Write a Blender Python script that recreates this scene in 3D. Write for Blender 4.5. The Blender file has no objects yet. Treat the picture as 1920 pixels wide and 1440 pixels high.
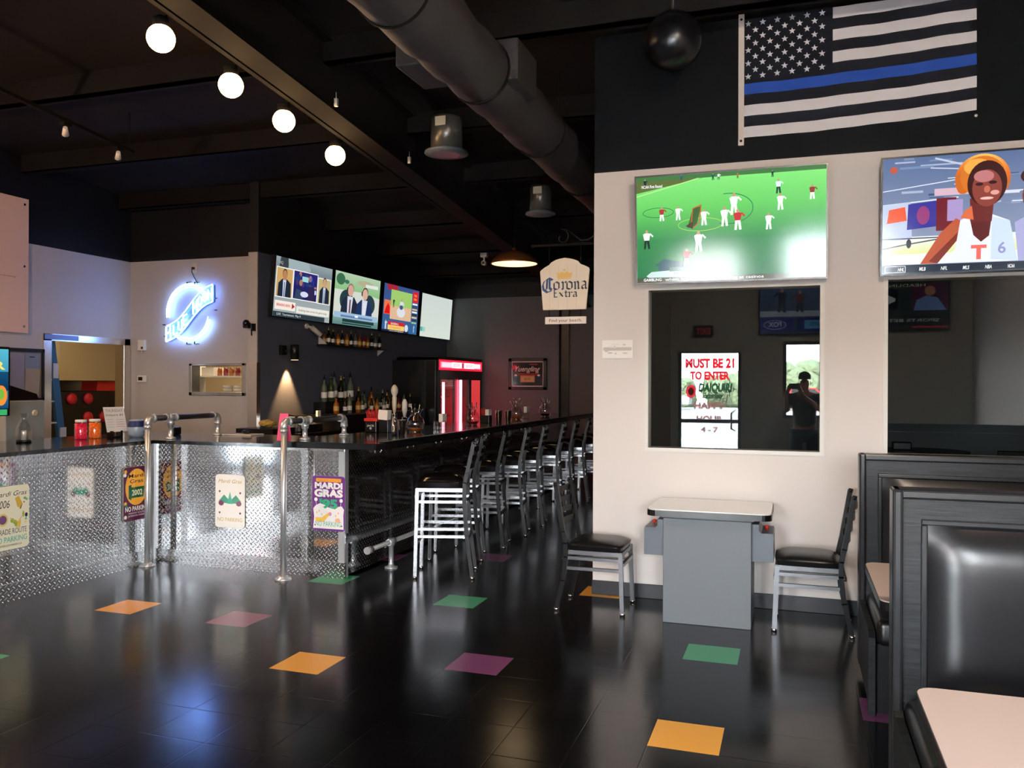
import bpy, bmesh, math, random
from mathutils import Vector, Matrix
random.seed(7)
S = bpy.context.scene
COL = S.collection
PI = math.pi

# ---------------------------------------------------------------- colours and materials
def lin(v):
    v /= 255.0
    return v/12.92 if v <= .04045 else ((v+.055)/1.055)**2.4
def C(r, g, b, a=1.0):
    return (lin(r), lin(g), lin(b), a)

def mat(name, col, rough=.5, metal=0., spec=.5, emit=None, estr=0., coat=0., trans=0., ior=1.45):
    m = bpy.data.materials.new(name); m.use_nodes = True
    p = m.node_tree.nodes['Principled BSDF']
    p.inputs['Base Color'].default_value = col
    p.inputs['Roughness'].default_value = rough
    p.inputs['Metallic'].default_value = metal
    p.inputs['Specular IOR Level'].default_value = spec
    p.inputs['Coat Weight'].default_value = coat
    p.inputs['Coat Roughness'].default_value = .08
    p.inputs['Transmission Weight'].default_value = trans
    p.inputs['IOR'].default_value = ior
    if emit:
        p.inputs['Emission Color'].default_value = emit
        p.inputs['Emission Strength'].default_value = estr
    return m
def N(m, t, **kw):
    n = m.node_tree.nodes.new(t)
    for k, v in kw.items(): setattr(n, k, v)
    return n
def lk(m, a, b): m.node_tree.links.new(a, b)
def math_(m, op, a, b=None, c=None):
    n = N(m, 'ShaderNodeMath', operation=op)
    for i, v in enumerate((a, b, c)):
        if v is None: continue
        if isinstance(v, (int, float)): n.inputs[i].default_value = v
        else: lk(m, v, n.inputs[i])
    return n.outputs[0]
def bump_noise(m, scale, strength, dist=.01, detail=3, stretch=None, colvar=None):
    """a fine procedural surface: noise bump and, if asked, a slight colour variation"""
    p = m.node_tree.nodes['Principled BSDF']
    tc = N(m, 'ShaderNodeTexCoord'); mp = N(m, 'ShaderNodeMapping')
    if stretch: mp.inputs['Scale'].default_value = stretch
    lk(m, tc.outputs['Object'], mp.inputs['Vector'])
    nz = N(m, 'ShaderNodeTexNoise'); nz.inputs['Scale'].default_value = scale; nz.inputs['Detail'].default_value = detail
    lk(m, mp.outputs[0], nz.inputs['Vector'])
    bp = N(m, 'ShaderNodeBump'); bp.inputs['Strength'].default_value = strength; bp.inputs['Distance'].default_value = dist
    lk(m, nz.outputs['Fac'], bp.inputs['Height']); lk(m, bp.outputs[0], p.inputs['Normal'])
    if colvar:
        r = N(m, 'ShaderNodeValToRGB'); r.color_ramp.elements[0].position = .35; r.color_ramp.elements[1].position = .65
        r.color_ramp.elements[0].color = colvar[0]; r.color_ramp.elements[1].color = colvar[1]
        lk(m, nz.outputs['Fac'], r.inputs['Fac']); lk(m, r.outputs[0], p.inputs['Base Color'])
    return m

def wall_mat(name, low, high=C(7, 7, 9), z=3.157, rough=.55, spec=.4):
    """painted wall: light paint below the line at z, black paint above it"""
    m = mat(name, low, rough, spec=spec)
    p = m.node_tree.nodes['Principled BSDF']
    g = N(m, 'ShaderNodeNewGeometry'); s = N(m, 'ShaderNodeSeparateXYZ'); lk(m, g.outputs['Position'], s.inputs[0])
    f = math_(m, 'GREATER_THAN', s.outputs['Z'], z)
    mx = N(m, 'ShaderNodeMix', data_type='RGBA'); lk(m, f, mx.inputs['Factor'])
    mx.inputs['A'].default_value = low; mx.inputs['B'].default_value = high
    lk(m, mx.outputs['Result'], p.inputs['Base Color'])
    nz = N(m, 'ShaderNodeTexNoise'); nz.inputs['Scale'].default_value = 220; lk(m, g.outputs['Position'], nz.inputs['Vector'])
    b = N(m, 'ShaderNodeBump'); b.inputs['Strength'].default_value = .12; b.inputs['Distance'].default_value = .002
    lk(m, nz.outputs['Fac'], b.inputs['Height']); lk(m, b.outputs[0], p.inputs['Normal'])
    return m

def plate_mat(name, col, rough):
    """polished tread plate: raised lozenges, alternately turned"""
    m = mat(name, col, rough, metal=1.0)
    p = m.node_tree.nodes['Principled BSDF']
    uv = N(m, 'ShaderNodeUVMap'); mp = N(m, 'ShaderNodeMapping')
    mp.inputs['Rotation'].default_value = (0, 0, PI/4); mp.inputs['Scale'].default_value = (1/.031,)*3
    lk(m, uv.outputs[0], mp.inputs['Vector'])
    s = N(m, 'ShaderNodeSeparateXYZ'); lk(m, mp.outputs[0], s.inputs[0])
    x, y = s.outputs['X'], s.outputs['Y']
    fx = math_(m, 'FLOOR', x); fy = math_(m, 'FLOOR', y)
    par = math_(m, 'MODULO', math_(m, 'ABSOLUTE', math_(m, 'ADD', fx, fy)), 2)
    cx = math_(m, 'SUBTRACT', math_(m, 'FRACT', x), .5); cy = math_(m, 'SUBTRACT', math_(m, 'FRACT', y), .5)
    def sel(a, b): return math_(m, 'ADD', math_(m, 'MULTIPLY', a, math_(m, 'SUBTRACT', 1, par)), math_(m, 'MULTIPLY', b, par))
    a = math_(m, 'DIVIDE', sel(cx, cy), .48); b = math_(m, 'DIVIDE', sel(cy, cx), .17)
    d = math_(m, 'ADD', math_(m, 'MULTIPLY', a, a), math_(m, 'MULTIPLY', b, b))
    h = math_(m, 'MAXIMUM', math_(m, 'SUBTRACT', 1, d), 0)
    k = math_(m, 'MINIMUM', math_(m, 'MULTIPLY', h, 4), 1)
    mx = N(m, 'ShaderNodeMix', data_type='RGBA'); lk(m, k, mx.inputs['Factor']); mx.inputs['A'].default_value = tuple(c*.72 for c in col[:3])+(1,)
    mx.inputs['B'].default_value = (.97, .98, 1, 1); lk(m, mx.outputs['Result'], p.inputs['Base Color'])  # lozenges given a paler colour in place of their brighter reflections
    lk(m, math_(m, 'ADD', rough, math_(m, 'MULTIPLY', k, .05)), p.inputs['Roughness'])
    bp = N(m, 'ShaderNodeBump'); bp.inputs['Strength'].default_value = 1; bp.inputs['Distance'].default_value = .0018
    lk(m, h, bp.inputs['Height']); lk(m, bp.outputs[0], p.inputs['Normal'])
    return m

def glass_pane(name, ior=1.5, tint=(1, 1, 1, 1), rough=0.0, boost=0.0):
    m = bpy.data.materials.new(name); m.use_nodes = True
    nt = m.node_tree; nt.nodes.clear()
    o = N(m, 'ShaderNodeOutputMaterial'); mx = N(m, 'ShaderNodeMixShader')
    t = N(m, 'ShaderNodeBsdfTransparent'); t.inputs[0].default_value = tint
    g = N(m, 'ShaderNodeBsdfGlossy'); g.inputs['Roughness'].default_value = rough; g.inputs[0].default_value = (1, 1, 1, 1)
    f = N(m, 'ShaderNodeFresnel'); g_ = N(m, 'ShaderNodeNewGeometry')     # thin pane: both faces reflect like the front one
    lk(m, math_(m, 'ADD', ior, math_(m, 'MULTIPLY', g_.outputs['Backfacing'], 1/ior-ior)), f.inputs['IOR'])
    fac = math_(m, 'ADD', f.outputs[0], boost) if boost else f.outputs[0]
    lk(m, fac, mx.inputs[0]); lk(m, t.outputs[0], mx.inputs[1]); lk(m, g.outputs[0], mx.inputs[2]); lk(m, mx.outputs[0], o.inputs[0])
    return m

def attr_mat(name, estr, rough=.5, spec=.5, coat=0., metal=0.):
    """flat artwork: colours come from the mesh's colour attribute (printed, or shining when estr > 0)"""
    m = mat(name, (0, 0, 0, 1) if estr else (1, 1, 1, 1), rough, spec=spec, coat=coat, metal=metal)
    p = m.node_tree.nodes['Principled BSDF']
    a = N(m, 'ShaderNodeVertexColor', layer_name='Col')
    if estr:
        lk(m, a.outputs[0], p.inputs['Emission Color']); p.inputs['Emission Strength'].default_value = estr
    else: lk(m, a.outputs[0], p.inputs['Base Color'])
    return m

M = {}
M['white_wall'] = wall_mat('white_wall_paint', C(226, 218, 212), C(4, 4, 4), rough=.7, spec=.15)
M['grey_wall'] = wall_mat('light_grey_wall_paint', C(186, 180, 176))
M['bar_wall'] = wall_mat('charcoal_wall_paint', C(80, 82, 94), C(9, 9, 10))
M['back_wall'] = wall_mat('mid_grey_wall_paint', C(94, 95, 95), C(8, 8, 8))
M['front_wall'] = wall_mat('dark_grey_wall_paint', C(185, 186, 180), C(90, 90, 90))
M['kitchen_wall'] = mat('beige_kitchen_paint', C(200, 175, 135), .6)
M['dark_room'] = mat('dark_back_room_paint', C(96, 100, 102), .8)
M['roof'] = bump_noise(mat('black_painted_roof_insulation', C(27, 21, 18), .85, spec=.15), 3, .3, .05)
M['steel_black'] = mat('black_painted_steel', C(20, 16, 13), .8, spec=.12)
M['duct'] = bump_noise(mat('dark_duct_wrap', C(48, 43, 42), .6, spec=.3), 5, .5, .04, stretch=(1, .3, 1))
M['baseboard'] = mat('dark_grey_rubber_baseboard', C(38, 41, 45), .4)
M['black_trim'] = mat('black_trim', C(15, 15, 16), .35)
M['counter'] = mat('black_glossy_countertop', C(16, 15, 18), .12, coat=.3)
M['counter_edge'] = mat('black_counter_edge', C(22, 22, 24), .3)
M['plate'] = plate_mat('diamond_plate', (.92, .94, .96, 1), .065)
M['plate_strip'] = plate_mat('diamond_plate_strip', (.8, .82, .84, 1), .2)
M['steel'] = bump_noise(mat('brushed_stainless', (.75, .73, .7, 1), .25, metal=1), 4, .15, .02)
M['pipe'] = mat('galvanised_pipe', (.72, .74, .76, 1), .34, metal=.75)
M['pipe_dark'] = mat('dark_pipe_sleeve', C(60, 62, 66), .35, metal=.6)
M['chrome'] = mat('chrome', (.85, .85, .87, 1), .12, metal=1)
M['chair_frame'] = mat('black_powder_coated_steel', C(10, 10, 11), .42, metal=0, spec=.3)
M['grey_frame'] = mat('lit_black_steel_frame', (.16, .165, .175, 1), .32, metal=.8)  # lighter copy of the black frame: light on the front legs put into colour
M['silver_frame'] = mat('silver_grey_steel_frame', (.3, .31, .33, 1), .24, metal=.9)
M['vinyl'] = bump_noise(mat('black_vinyl', C(20, 19, 21), .3, spec=.5), 60, .06, .002)
M['vinyl_gloss'] = bump_noise(mat('glossy_black_vinyl', C(18, 15, 16), .16, spec=.7, coat=.6), 60, .03, .001)
M['wood'] = bump_noise(mat('black_stained_oak', C(24, 26, 28), .42, spec=.35), 5, .3, .003, 6, (1, 9, 14), (C(16, 18, 20), C(32, 35, 37)))
M['wood_edge'] = mat('dark_oak_moulding', C(28, 29, 31), .3, spec=.5)
M['laminate'] = bump_noise(mat('pale_pink_laminate', C(200, 182, 172), .4), 150, .03, .001)
M['arcade'] = bump_noise(mat('grey_laminate_cabinet', C(108, 114, 119), .45), 120, .08, .001)
M['arcade_dark'] = mat('grey_plastic', C(96, 104, 112), .4)
M['glass_top'] = mat('whitened_glass_top', C(232, 232, 228), .12, spec=.8, coat=.6)  # near-white colour stands in for the bright reflection on the glass
M['rubber'] = mat('black_rubber', C(14, 14, 14), .5)
M['white_plastic'] = mat('white_plastic', C(225, 222, 215), .4)
M['beige_plastic'] = mat('ivory_plastic', C(205, 196, 178), .4)
M['black_plastic'] = mat('black_plastic', C(14, 14, 16), .3)
M['tv_bezel'] = mat('tv_bezel', C(20, 21, 23), .25)
M['tv_silver'] = mat('tv_silver_bezel', C(95, 92, 86), .3, metal=.5)
M['screen'] = attr_mat('glossy_screen', 1.0, rough=.03, spec=.5)
M['screen_bright'] = attr_mat('bright_glossy_screen', 1.15, rough=.12, spec=.5)
M['print'] = attr_mat('printed_metal_sign', 0, rough=.13, spec=.5)
M['paper_print'] = attr_mat('printed_paper', 0, rough=.7, spec=.2)
M['cloth_print'] = attr_mat('flag_cloth', 0, rough=.85, spec=.15)
M['white_wood'] = attr_mat('whitewashed_boards', 0, rough=.6, spec=.3)
def decal_mat(name):
    m = bpy.data.materials.new(name); m.use_nodes = True; m.node_tree.nodes.clear()
    o = N(m, 'ShaderNodeOutputMaterial'); a = N(m, 'ShaderNodeVertexColor', layer_name='Col')
    t = N(m, 'ShaderNodeBsdfTranslucent'); d = N(m, 'ShaderNodeBsdfDiffuse'); mx = N(m, 'ShaderNodeMixShader'); mx.inputs[0].default_value = .4
    lk(m, a.outputs[0], t.inputs[0]); lk(m, a.outputs[0], d.inputs[0]); lk(m, t.outputs[0], mx.inputs[1]); lk(m, d.outputs[0], mx.inputs[2]); lk(m, mx.outputs[0], o.inputs[0])
    return m
M['decal'] = decal_mat('translucent_painted_lettering')
M['window_glass'] = glass_pane('window_glass', 1.55, (.8, .83, .83, 1))
M['front_glass'] = glass_pane('storefront_glass', 1.3)
M['clear_glass'] = glass_pane('clear_thin_glass', 1.5, (.9, .92, .92, 1), rough=.03, boost=.1)
M['bulb'] = mat('warm_bulb', (0, 0, 0, 1), emit=(1, .66, .3, 1), estr=14)
M['pend_in'] = mat('pendant_reflector', C(240, 225, 190), .4, emit=(1, .74, .4, 1), estr=1.7)
M['pend_out'] = mat('bronze_shade', C(120, 70, 35), .35, metal=.5)
M['neon_blue'] = mat('blue_neon_tube', (0, 0, 0, 1), emit=(.08, .22, 1, 1), estr=32)
M['neon_white'] = mat('white_neon_tube', (0, 0, 0, 1), emit=(.35, .6, 1, 1), estr=14)
M['neon_back'] = mat('blue_tinted_acrylic', C(110, 140, 215), .2, spec=.5)
M['red_tube'] = mat('red_led_tube', (0, 0, 0, 1), emit=(1, .1, .16, 1), estr=22)
M['pink_tube'] = mat('pink_led_tube', (0, 0, 0, 1), emit=(1, .3, .38, 1), estr=9)
M['red_shelf'] = mat('red_cooler_interior', C(205, 40, 48), .5)
M['red_plastic'] = mat('red_plastic', C(200, 40, 34), .4)
M['pink_paper'] = mat('pink_paper', C(245, 95, 140), .6)
M['paper'] = mat('white_paper', C(226, 216, 206), .7)
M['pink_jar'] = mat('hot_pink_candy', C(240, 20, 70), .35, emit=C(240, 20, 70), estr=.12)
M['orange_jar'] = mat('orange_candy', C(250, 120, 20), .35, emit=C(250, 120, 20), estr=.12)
M['blue_grey'] = mat('pale_blue_plastic', C(150, 165, 180), .3)
M['machine'] = mat('silver_painted_machine', C(170, 178, 180), .35, metal=.3)
M['navy'] = mat('navy_blue_print', C(25, 45, 95), .4)
M['ladder'] = mat('blue_fibreglass', C(56, 110, 140), .5)
M['oven'] = mat('black_oven_enamel', C(22, 15, 16), .3)
M['steel_warm'] = mat('kitchen_stainless', (.62, .56, .42, 1), .3, metal=.8)
M['amber'] = mat('amber_liquor', C(150, 78, 22), .12, spec=.8)
M['green_glass'] = mat('green_glass_bottle', C(36, 58, 26), .1, spec=.8)
M['clear_bottle'] = mat('clear_bottle', C(110, 118, 104), .1, spec=.9, trans=.3)
M['dark_bottle'] = mat('dark_bottle', C(18, 20, 16), .1, spec=.8)
M['red_bottle'] = mat('red_liquor', C(120, 20, 30), .12, spec=.8)
M['gold_label'] = mat('gold_label', C(200, 160, 80), .4)
M['skin'] = mat('skin', C(176, 128, 104), .55)
M['shirt'] = mat('dark_shirt', C(40, 42, 48), .8)
M['jeans'] = mat('dark_jeans', C(36, 42, 58), .8)
M['ground'] = bump_noise(mat('pale_concrete_parking', C(222, 219, 212), .8), 8, .2, .01)
M['leaf'] = bump_noise(mat('tree_foliage', C(96, 110, 78), .8), 4, .8, .2, colvar=(C(70, 84, 58), C(112, 122, 92)))
M['bark'] = mat('tree_bark', C(80, 66, 52), .8)
M['car_white'] = mat('white_car_paint', C(220, 220, 222), .3, coat=.5)
M['grey_light'] = mat('warm_white_diffuser', C(225, 215, 195), .5, emit=(1, .9, .72, 1), estr=.45)

# ---------------------------------------------------------------- mesh builder
ORG = {}          # world origin of each built parent
class MB:
    def __init__(s): s.bm = bmesh.new(); s.mi = 0
    def _tag(s, geom_faces):
        for f in geom_faces: f.material_index = s.mi
    def box(s, x0, x1, y0, y1, z0, z1, bev=0., seg=2, rot=None, piv=None):
        b = bmesh.new()
        r = bmesh.ops.create_cube(b, size=1)
        bmesh.ops.scale(b, verts=b.verts, vec=(x1-x0, y1-y0, z1-z0))
        bmesh.ops.translate(b, verts=b.verts, vec=((x0+x1)/2, (y0+y1)/2, (z0+z1)/2))
        if bev: bmesh.ops.bevel(b, geom=list(b.edges), offset=bev, segments=seg, affect='EDGES', profile=.5)
        if rot is not None:
            p = Vector(piv) if piv else Vector(((x0+x1)/2, (y0+y1)/2, (z0+z1)/2))
            bmesh.ops.rotate(b, verts=b.verts, cent=p, matrix=rot)
        s._merge(b); return s
    def _merge(s, b, smooth=False):
        for f in b.faces: f.material_index = s.mi; f.smooth = smooth
        me = bpy.data.meshes.new('t'); b.to_mesh(me); b.free(); s.bm.from_mesh(me); bpy.data.meshes.remove(me)
    def tube(s, pts, r, n=10, cap=True, closed=False, smooth=True):
        pts = [Vector(p) for p in pts]; m = len(pts)
        rs = r if isinstance(r, (list, tuple)) else [r]*m
        rings = []; up = None
        for i, p in enumerate(pts):
            if closed: t = (pts[(i+1) % m]-pts[i-1]).normalized()
            else: t = (pts[min(i+1, m-1)]-pts[max(i-1, 0)]).normalized()
            if up is None:
                up = Vector((0, 0, 1)) if abs(t.z) < .9 else Vector((1, 0, 0))
            a = t.cross(up)
            if a.length < 1e-5: a = t.orthogonal()
            a.normalize(); b = a.cross(t).normalized(); up = b
            rings.append([s.bm.verts.new(p+rs[i]*(math.cos(2*PI*k/n)*a+math.sin(2*PI*k/n)*b)) for k in range(n)])
        rr = range(m if closed else m-1)
        for i in rr:
            A, B = rings[i], rings[(i+1) % m]
            for k in range(n):
                f = s.bm.faces.new((A[k], A[(k+1) % n], B[(k+1) % n], B[k])); f.smooth = smooth; f.material_index = s.mi
        if cap and not closed:
            f = s.bm.faces.new(list(reversed(rings[0]))); f.material_index = s.mi
            f = s.bm.faces.new(rings[-1]); f.material_index = s.mi
        return s
    def lathe(s, prof, c=(0, 0, 0), n=20, axis='z', cap=True, smooth=True):
        c = Vector(c); rings = []
        for (r, h) in prof:
            ring = []
            for k in range(n):
                a = 2*PI*k/n
                v = (r*math.cos(a), r*math.sin(a), h)
                if axis == 'y': v = (v[0], h, v[1])
                if axis == 'x': v = (h, v[0], v[1])
                ring.append(s.bm.verts.new(c+Vector(v)))
            rings.append(ring)
        for A, B in zip(rings, rings[1:]):
            for k in range(n):
                f = s.bm.faces.new((A[k], A[(k+1) % n], B[(k+1) % n], B[k])); f.smooth = smooth; f.material_index = s.mi
        if cap:
            f = s.bm.faces.new(list(reversed(rings[0]))); f.material_index = s.mi
            f = s.bm.faces.new(rings[-1]); f.material_index = s.mi
        return s
    def sphere(s, c, r, n=20, sc=(1, 1, 1)):
        b = bmesh.new(); bmesh.ops.create_uvsphere(b, u_segments=n, v_segments=max(8, n*2//3), radius=r)
        bmesh.ops.scale(b, verts=b.verts, vec=sc); bmesh.ops.translate(b, verts=b.verts, vec=c)
        s._merge(b, True); return s
    def ico(s, c, r, sub=2, jit=0., sc=(1, 1, 1)):
        b = bmesh.new(); bmesh.ops.create_icosphere(b, subdivisions=sub, radius=r)
        for v in b.verts: v.co *= 1+random.uniform(-jit, jit)
        bmesh.ops.scale(b, verts=b.verts, vec=sc); bmesh.ops.translate(b, verts=b.verts, vec=c)
        s._merge(b, False); return s
    def prism(s, pts, vec, smooth=False):
        """a closed outline (3-D points) pushed along vec"""
        vec = Vector(vec); a = [s.bm.verts.new(Vector(p)) for p in pts]; b = [s.bm.verts.new(Vector(p)+vec) for p in pts]
        fs = [s.bm.faces.new(list(reversed(a))), s.bm.faces.new(b)]
        n = len(pts)
        for k in range(n): fs.append(s.bm.faces.new((a[k], a[(k+1) % n], b[(k+1) % n], b[k])))
        for f in fs: f.material_index = s.mi
        return s
    def build(s, name, mats, parent=None, origin=None):
        bm = s.bm
        bmesh.ops.recalc_face_normals(bm, faces=bm.faces)
        uv = bm.loops.layers.uv.new('UVMap')
        for f in bm.faces:
            n = f.normal; a = max(range(3), key=lambda i: abs(n[i]))
            for l in f.loops:
                c = l.vert.co
                l[uv].uv = ((c.y, c.z), (c.x, c.z), (c.x, c.y))[a]
        if parent is not None: o = Vector(ORG.get(parent.name, (0, 0, 0)))
        elif origin is not None: o = Vector(origin)
        else:
            xs = [v.co.x for v in bm.verts]; ys = [v.co.y for v in bm.verts]; zs = [v.co.z for v in bm.verts]
            o = Vector(((min(xs)+max(xs))/2, (min(ys)+max(ys))/2, min(zs)))
        bmesh.ops.translate(bm, verts=bm.verts, vec=-o)
        me = bpy.data.meshes.new(name); bm.to_mesh(me); bm.free()
        for m_ in (mats if isinstance(mats, (list, tuple)) else [mats]): me.materials.append(M[m_])
        ob = bpy.data.objects.new(name, me); COL.objects.link(ob)
        if parent is not None: ob.parent = parent
        else: ob.location = o
        ORG[ob.name] = o
        return ob

def tag(o, label=None, cat=None, group=None, kind=None):
    if label: o['label'] = label
    if cat: o['category'] = cat
    if group: o['group'] = group
    if kind: o['kind'] = kind
    return o
def thing(name, label, cat, loc=(0, 0, 0), group=None):
    o = bpy.data.objects.new(name, None); o.empty_display_size = .1; COL.objects.link(o); o.location = loc
    ORG[o.name] = Vector(loc)
    return tag(o, label, cat, group)
def struct(name, mb, m, label=None, cat=None):
    o = mb.build(name, m); tag(o, label, cat, kind='structure'); return o
def copy_tree(o, parent=None):
    c = o.copy(); COL.objects.link(c)
    if parent is not None: c.parent = parent
    for ch in list(o.children): copy_tree(ch, c)
    return c
def place(o, loc, rz=0, label=None, group=None, scale=None):
    o.location = loc; o.rotation_euler = (0, 0, rz)
    if label: o['label'] = label
    if group: o['group'] = group
    if scale: o.scale = scale
    return o
def one(name, mb, m, label, cat, group=None, origin=None):
    return tag(mb.build(name, m, origin=origin), label, cat, group)

# ---------------------------------------------------------------- flat artwork (screens, printed signs)
_txt = {}
def glyphs(s, shear=0., bold=0., space=1.0):
    k = (s, shear, bold, space)
    if k in _txt: return _txt[k]
    cu = bpy.data.curves.new('t', 'FONT'); cu.body = s; cu.size = 1; cu.shear = shear; cu.offset = bold; cu.space_character = space; cu.resolution_u = 3
    ob = bpy.data.objects.new('t', cu); COL.objects.link(ob); bpy.context.view_layer.update()
    me = bpy.data.meshes.new_from_object(ob.evaluated_get(bpy.context.evaluated_depsgraph_get()))
    vs = [v.co.copy() for v in me.vertices]; fs = [tuple(p.vertices) for p in me.polygons]
    bpy.data.objects.remove(ob); bpy.data.curves.remove(cu); bpy.data.meshes.remove(me)
    x0 = min(v.x for v in vs); x1 = max(v.x for v in vs)
    _txt[k] = (vs, fs, x0, x1); return _txt[k]
class Art:
    def __init__(s, o, U, V, step=.00012):
        s.o = Vector(o); s.U = Vector(U); s.V = Vector(V); s.n = s.U.cross(s.V).normalized(); s.step = step; s.k = 0
        s.bm = bmesh.new(); s.cl = s.bm.loops.layers.float_color.new('Col')
    def P(s, u, v): return s.o+u*s.U+v*s.V+s.n*(s.k*s.step+.0006)
    def face(s, pts, cols):
        vs = [s.bm.verts.new(s.P(u, v)) for u, v in pts]
        try: f = s.bm.faces.new(vs)
        except ValueError: return
        for i, l in enumerate(f.loops): l[s.cl] = cols[i] if isinstance(cols, list) else cols
    def rect(s, u0, v0, u1, v1, c, c2=None):
        s.k += 1
        s.face([(u0, v0), (u1, v0), (u1, v1), (u0, v1)], [c, c, c2, c2] if c2 else c)
    def poly(s, pts, c, up=True):
        s.k += up
        ar = sum(pts[i][0]*pts[(i+1) % len(pts)][1]-pts[(i+1) % len(pts)][0]*pts[i][1] for i in range(len(pts)))
        s.face(pts if ar > 0 else list(reversed(pts)), c)
    def ell(s, u, v, ru, rv, c, n=20, up=True):
        s.poly([(u+ru*math.cos(2*PI*k/n), v+rv*math.sin(2*PI*k/n)) for k in range(n)], c, up)
    def line(s, pts, w, c):
        """w in metres"""
        s.k += 1
        wu, wv = w/s.U.length, w/s.V.length
        for a, b in zip(pts, pts[1:]):
            dx = (b[0]-a[0])*s.U.length; dy = (b[1]-a[1])*s.V.length; L = math.hypot(dx, dy) or 1
            nx, ny = -dy/L/2, dx/L/2
            q = [(a[0]-nx*wu, a[1]-ny*wv), (b[0]-nx*wu, b[1]-ny*wv), (b[0]+nx*wu, b[1]+ny*wv), (a[0]+nx*wu, a[1]+ny*wv)]
            s.face(q, c)
    def nib(s, pts, w, c, ang=40):
        """broad-nib pen stroke: pts in art units, w in metres"""
        s.k += 1
        a = math.radians(ang); du = w*math.cos(a)/2/s.U.length; dv = w*math.sin(a)/2/s.V.length
        for p, q in zip(pts, pts[1:]):
            f = [(p[0]-du, p[1]-dv), (q[0]-du, q[1]-dv), (q[0]+du, q[1]+dv), (p[0]+du, p[1]+dv)]
            ar = sum(f[i][0]*f[(i+1) % 4][1]-f[(i+1) % 4][0]*f[i][1] for i in range(4))
            s.face(f if ar > 0 else f[::-1], c)
    def text(s, t, u, v, h, c, shear=0., bold=0., align='L', width=None, space=1., ang=0.):
        """h: cap height as a fraction of V; width: total width as a fraction of U"""
        s.k += 1
        vs, fs, x0, x1 = glyphs(t, shear, bold, space)
        sc = h*s.V.length/.7; sx = sc
        if width: sx = width*s.U.length/(x1-x0)
        w = (x1-x0)*sx/s.U.length
        off = u-(w/2 if align == 'C' else w if align == 'R' else 0)
        ca, sa = math.cos(ang), math.sin(ang)
        nv = []
        for q in vs:
            X = (q.x-x0)*sx; Y = q.y*sc
            X, Y = X*ca-Y*sa, X*sa+Y*ca
            nv.append(s.bm.verts.new(s.P(off+X/s.U.length, v+Y/s.V.length)))
        for f in fs:
            try: g = s.bm.faces.new([nv[i] for i in f])
            except ValueError: continue
            for l in g.loops: l[s.cl] = c
    def man(s, u, v, h, top, legs, skin=C(200, 150, 120), asp=None):
        """small figure: feet at v, height h (fractions of V)"""
        a = s.V.length/s.U.length*h
        s.poly([(u-.16*a, v), (u-.05*a, v), (u, v+.42*h), (u+.07*a, v), (u+.18*a, v+.02*h), (u+.12*a, v+.5*h), (u-.12*a, v+.5*h)], legs)
        s.poly([(u-.13*a, v+.46*h), (u+.13*a, v+.46*h), (u+.19*a, v+.8*h), (u+.1*a, v+.84*h), (u-.1*a, v+.84*h), (u-.2*a, v+.78*h)], top)
        s.poly([(u+.15*a, v+.8*h), (u+.3*a, v+.62*h), (u+.36*a, v+.68*h), (u+.2*a, v+.84*h)], top, False)
        s.ell(u, v+.92*h, .075*a, .09*h, skin, 8, False)
    def build(s, name, m, parent=None, origin=None):
        o = Vector(ORG.get(parent.name, (0, 0, 0))) if parent is not None else (Vector(origin) if origin is not None else s.o.copy())
        bmesh.ops.translate(s.bm, verts=s.bm.verts, vec=-o)
        me = bpy.data.meshes.new(name); s.bm.to_mesh(me); s.bm.free(); me.materials.append(M[m])
        ob = bpy.data.objects.new(name, me); COL.objects.link(ob)
        if parent is not None: ob.parent = parent
        else: ob.location = o
        ORG[ob.name] = o
        return ob

# ================================================================ THE SETTING
WY = 6.17          # partition wall
XL, NY, XB, BY = -8.3, 8.88, -6.15, 14.45
FY = -.96          # storefront wall
def roofz(y): return 4.77-.088*y
GO = (-.60168, 3.95341); T = .3048
# floor: vinyl tiles, a few of them coloured
bm = bmesh.new()
uvl = bm.loops.layers.uv.new('UVMap')
ci = {(0, 0): 1, (-7, 1): 1, (-4, 2): 2, (0, 4): 3, (-6, 6): 3, (-13, 3): 1, (-10, 3): 4, (-10, 7): 3, (-13, -1): 3, (-7, 11): 2, (-3, 8): 1, (3, 2): 2, (-10, 10): 2,
      (-16, 8): 1, (-1, -8): 3, (-8, -6): 2, (4, -5): 1}
i0, i1, j0, j1 = -36, 16, -16, 36
vv = {}
def fv(i, j):
    if (i, j) not in vv: vv[(i, j)] = bm.verts.new((GO[0]+i*T, GO[1]+j*T, 0))
    return vv[(i, j)]
for i in range(i0, i1):
    for j in range(j0, j1):
        f = bm.faces.new((fv(i, j-1), fv(i+1, j-1), fv(i+1, j), fv(i, j))); f.material_index = ci.get((i, j), 0)
        for l, q in zip(f.loops, ((0, 0), (1, 0), (1, 1), (0, 1))): l[uvl].uv = q
me = bpy.data.meshes.new('floor'); bm.to_mesh(me); bm.free()
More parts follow.
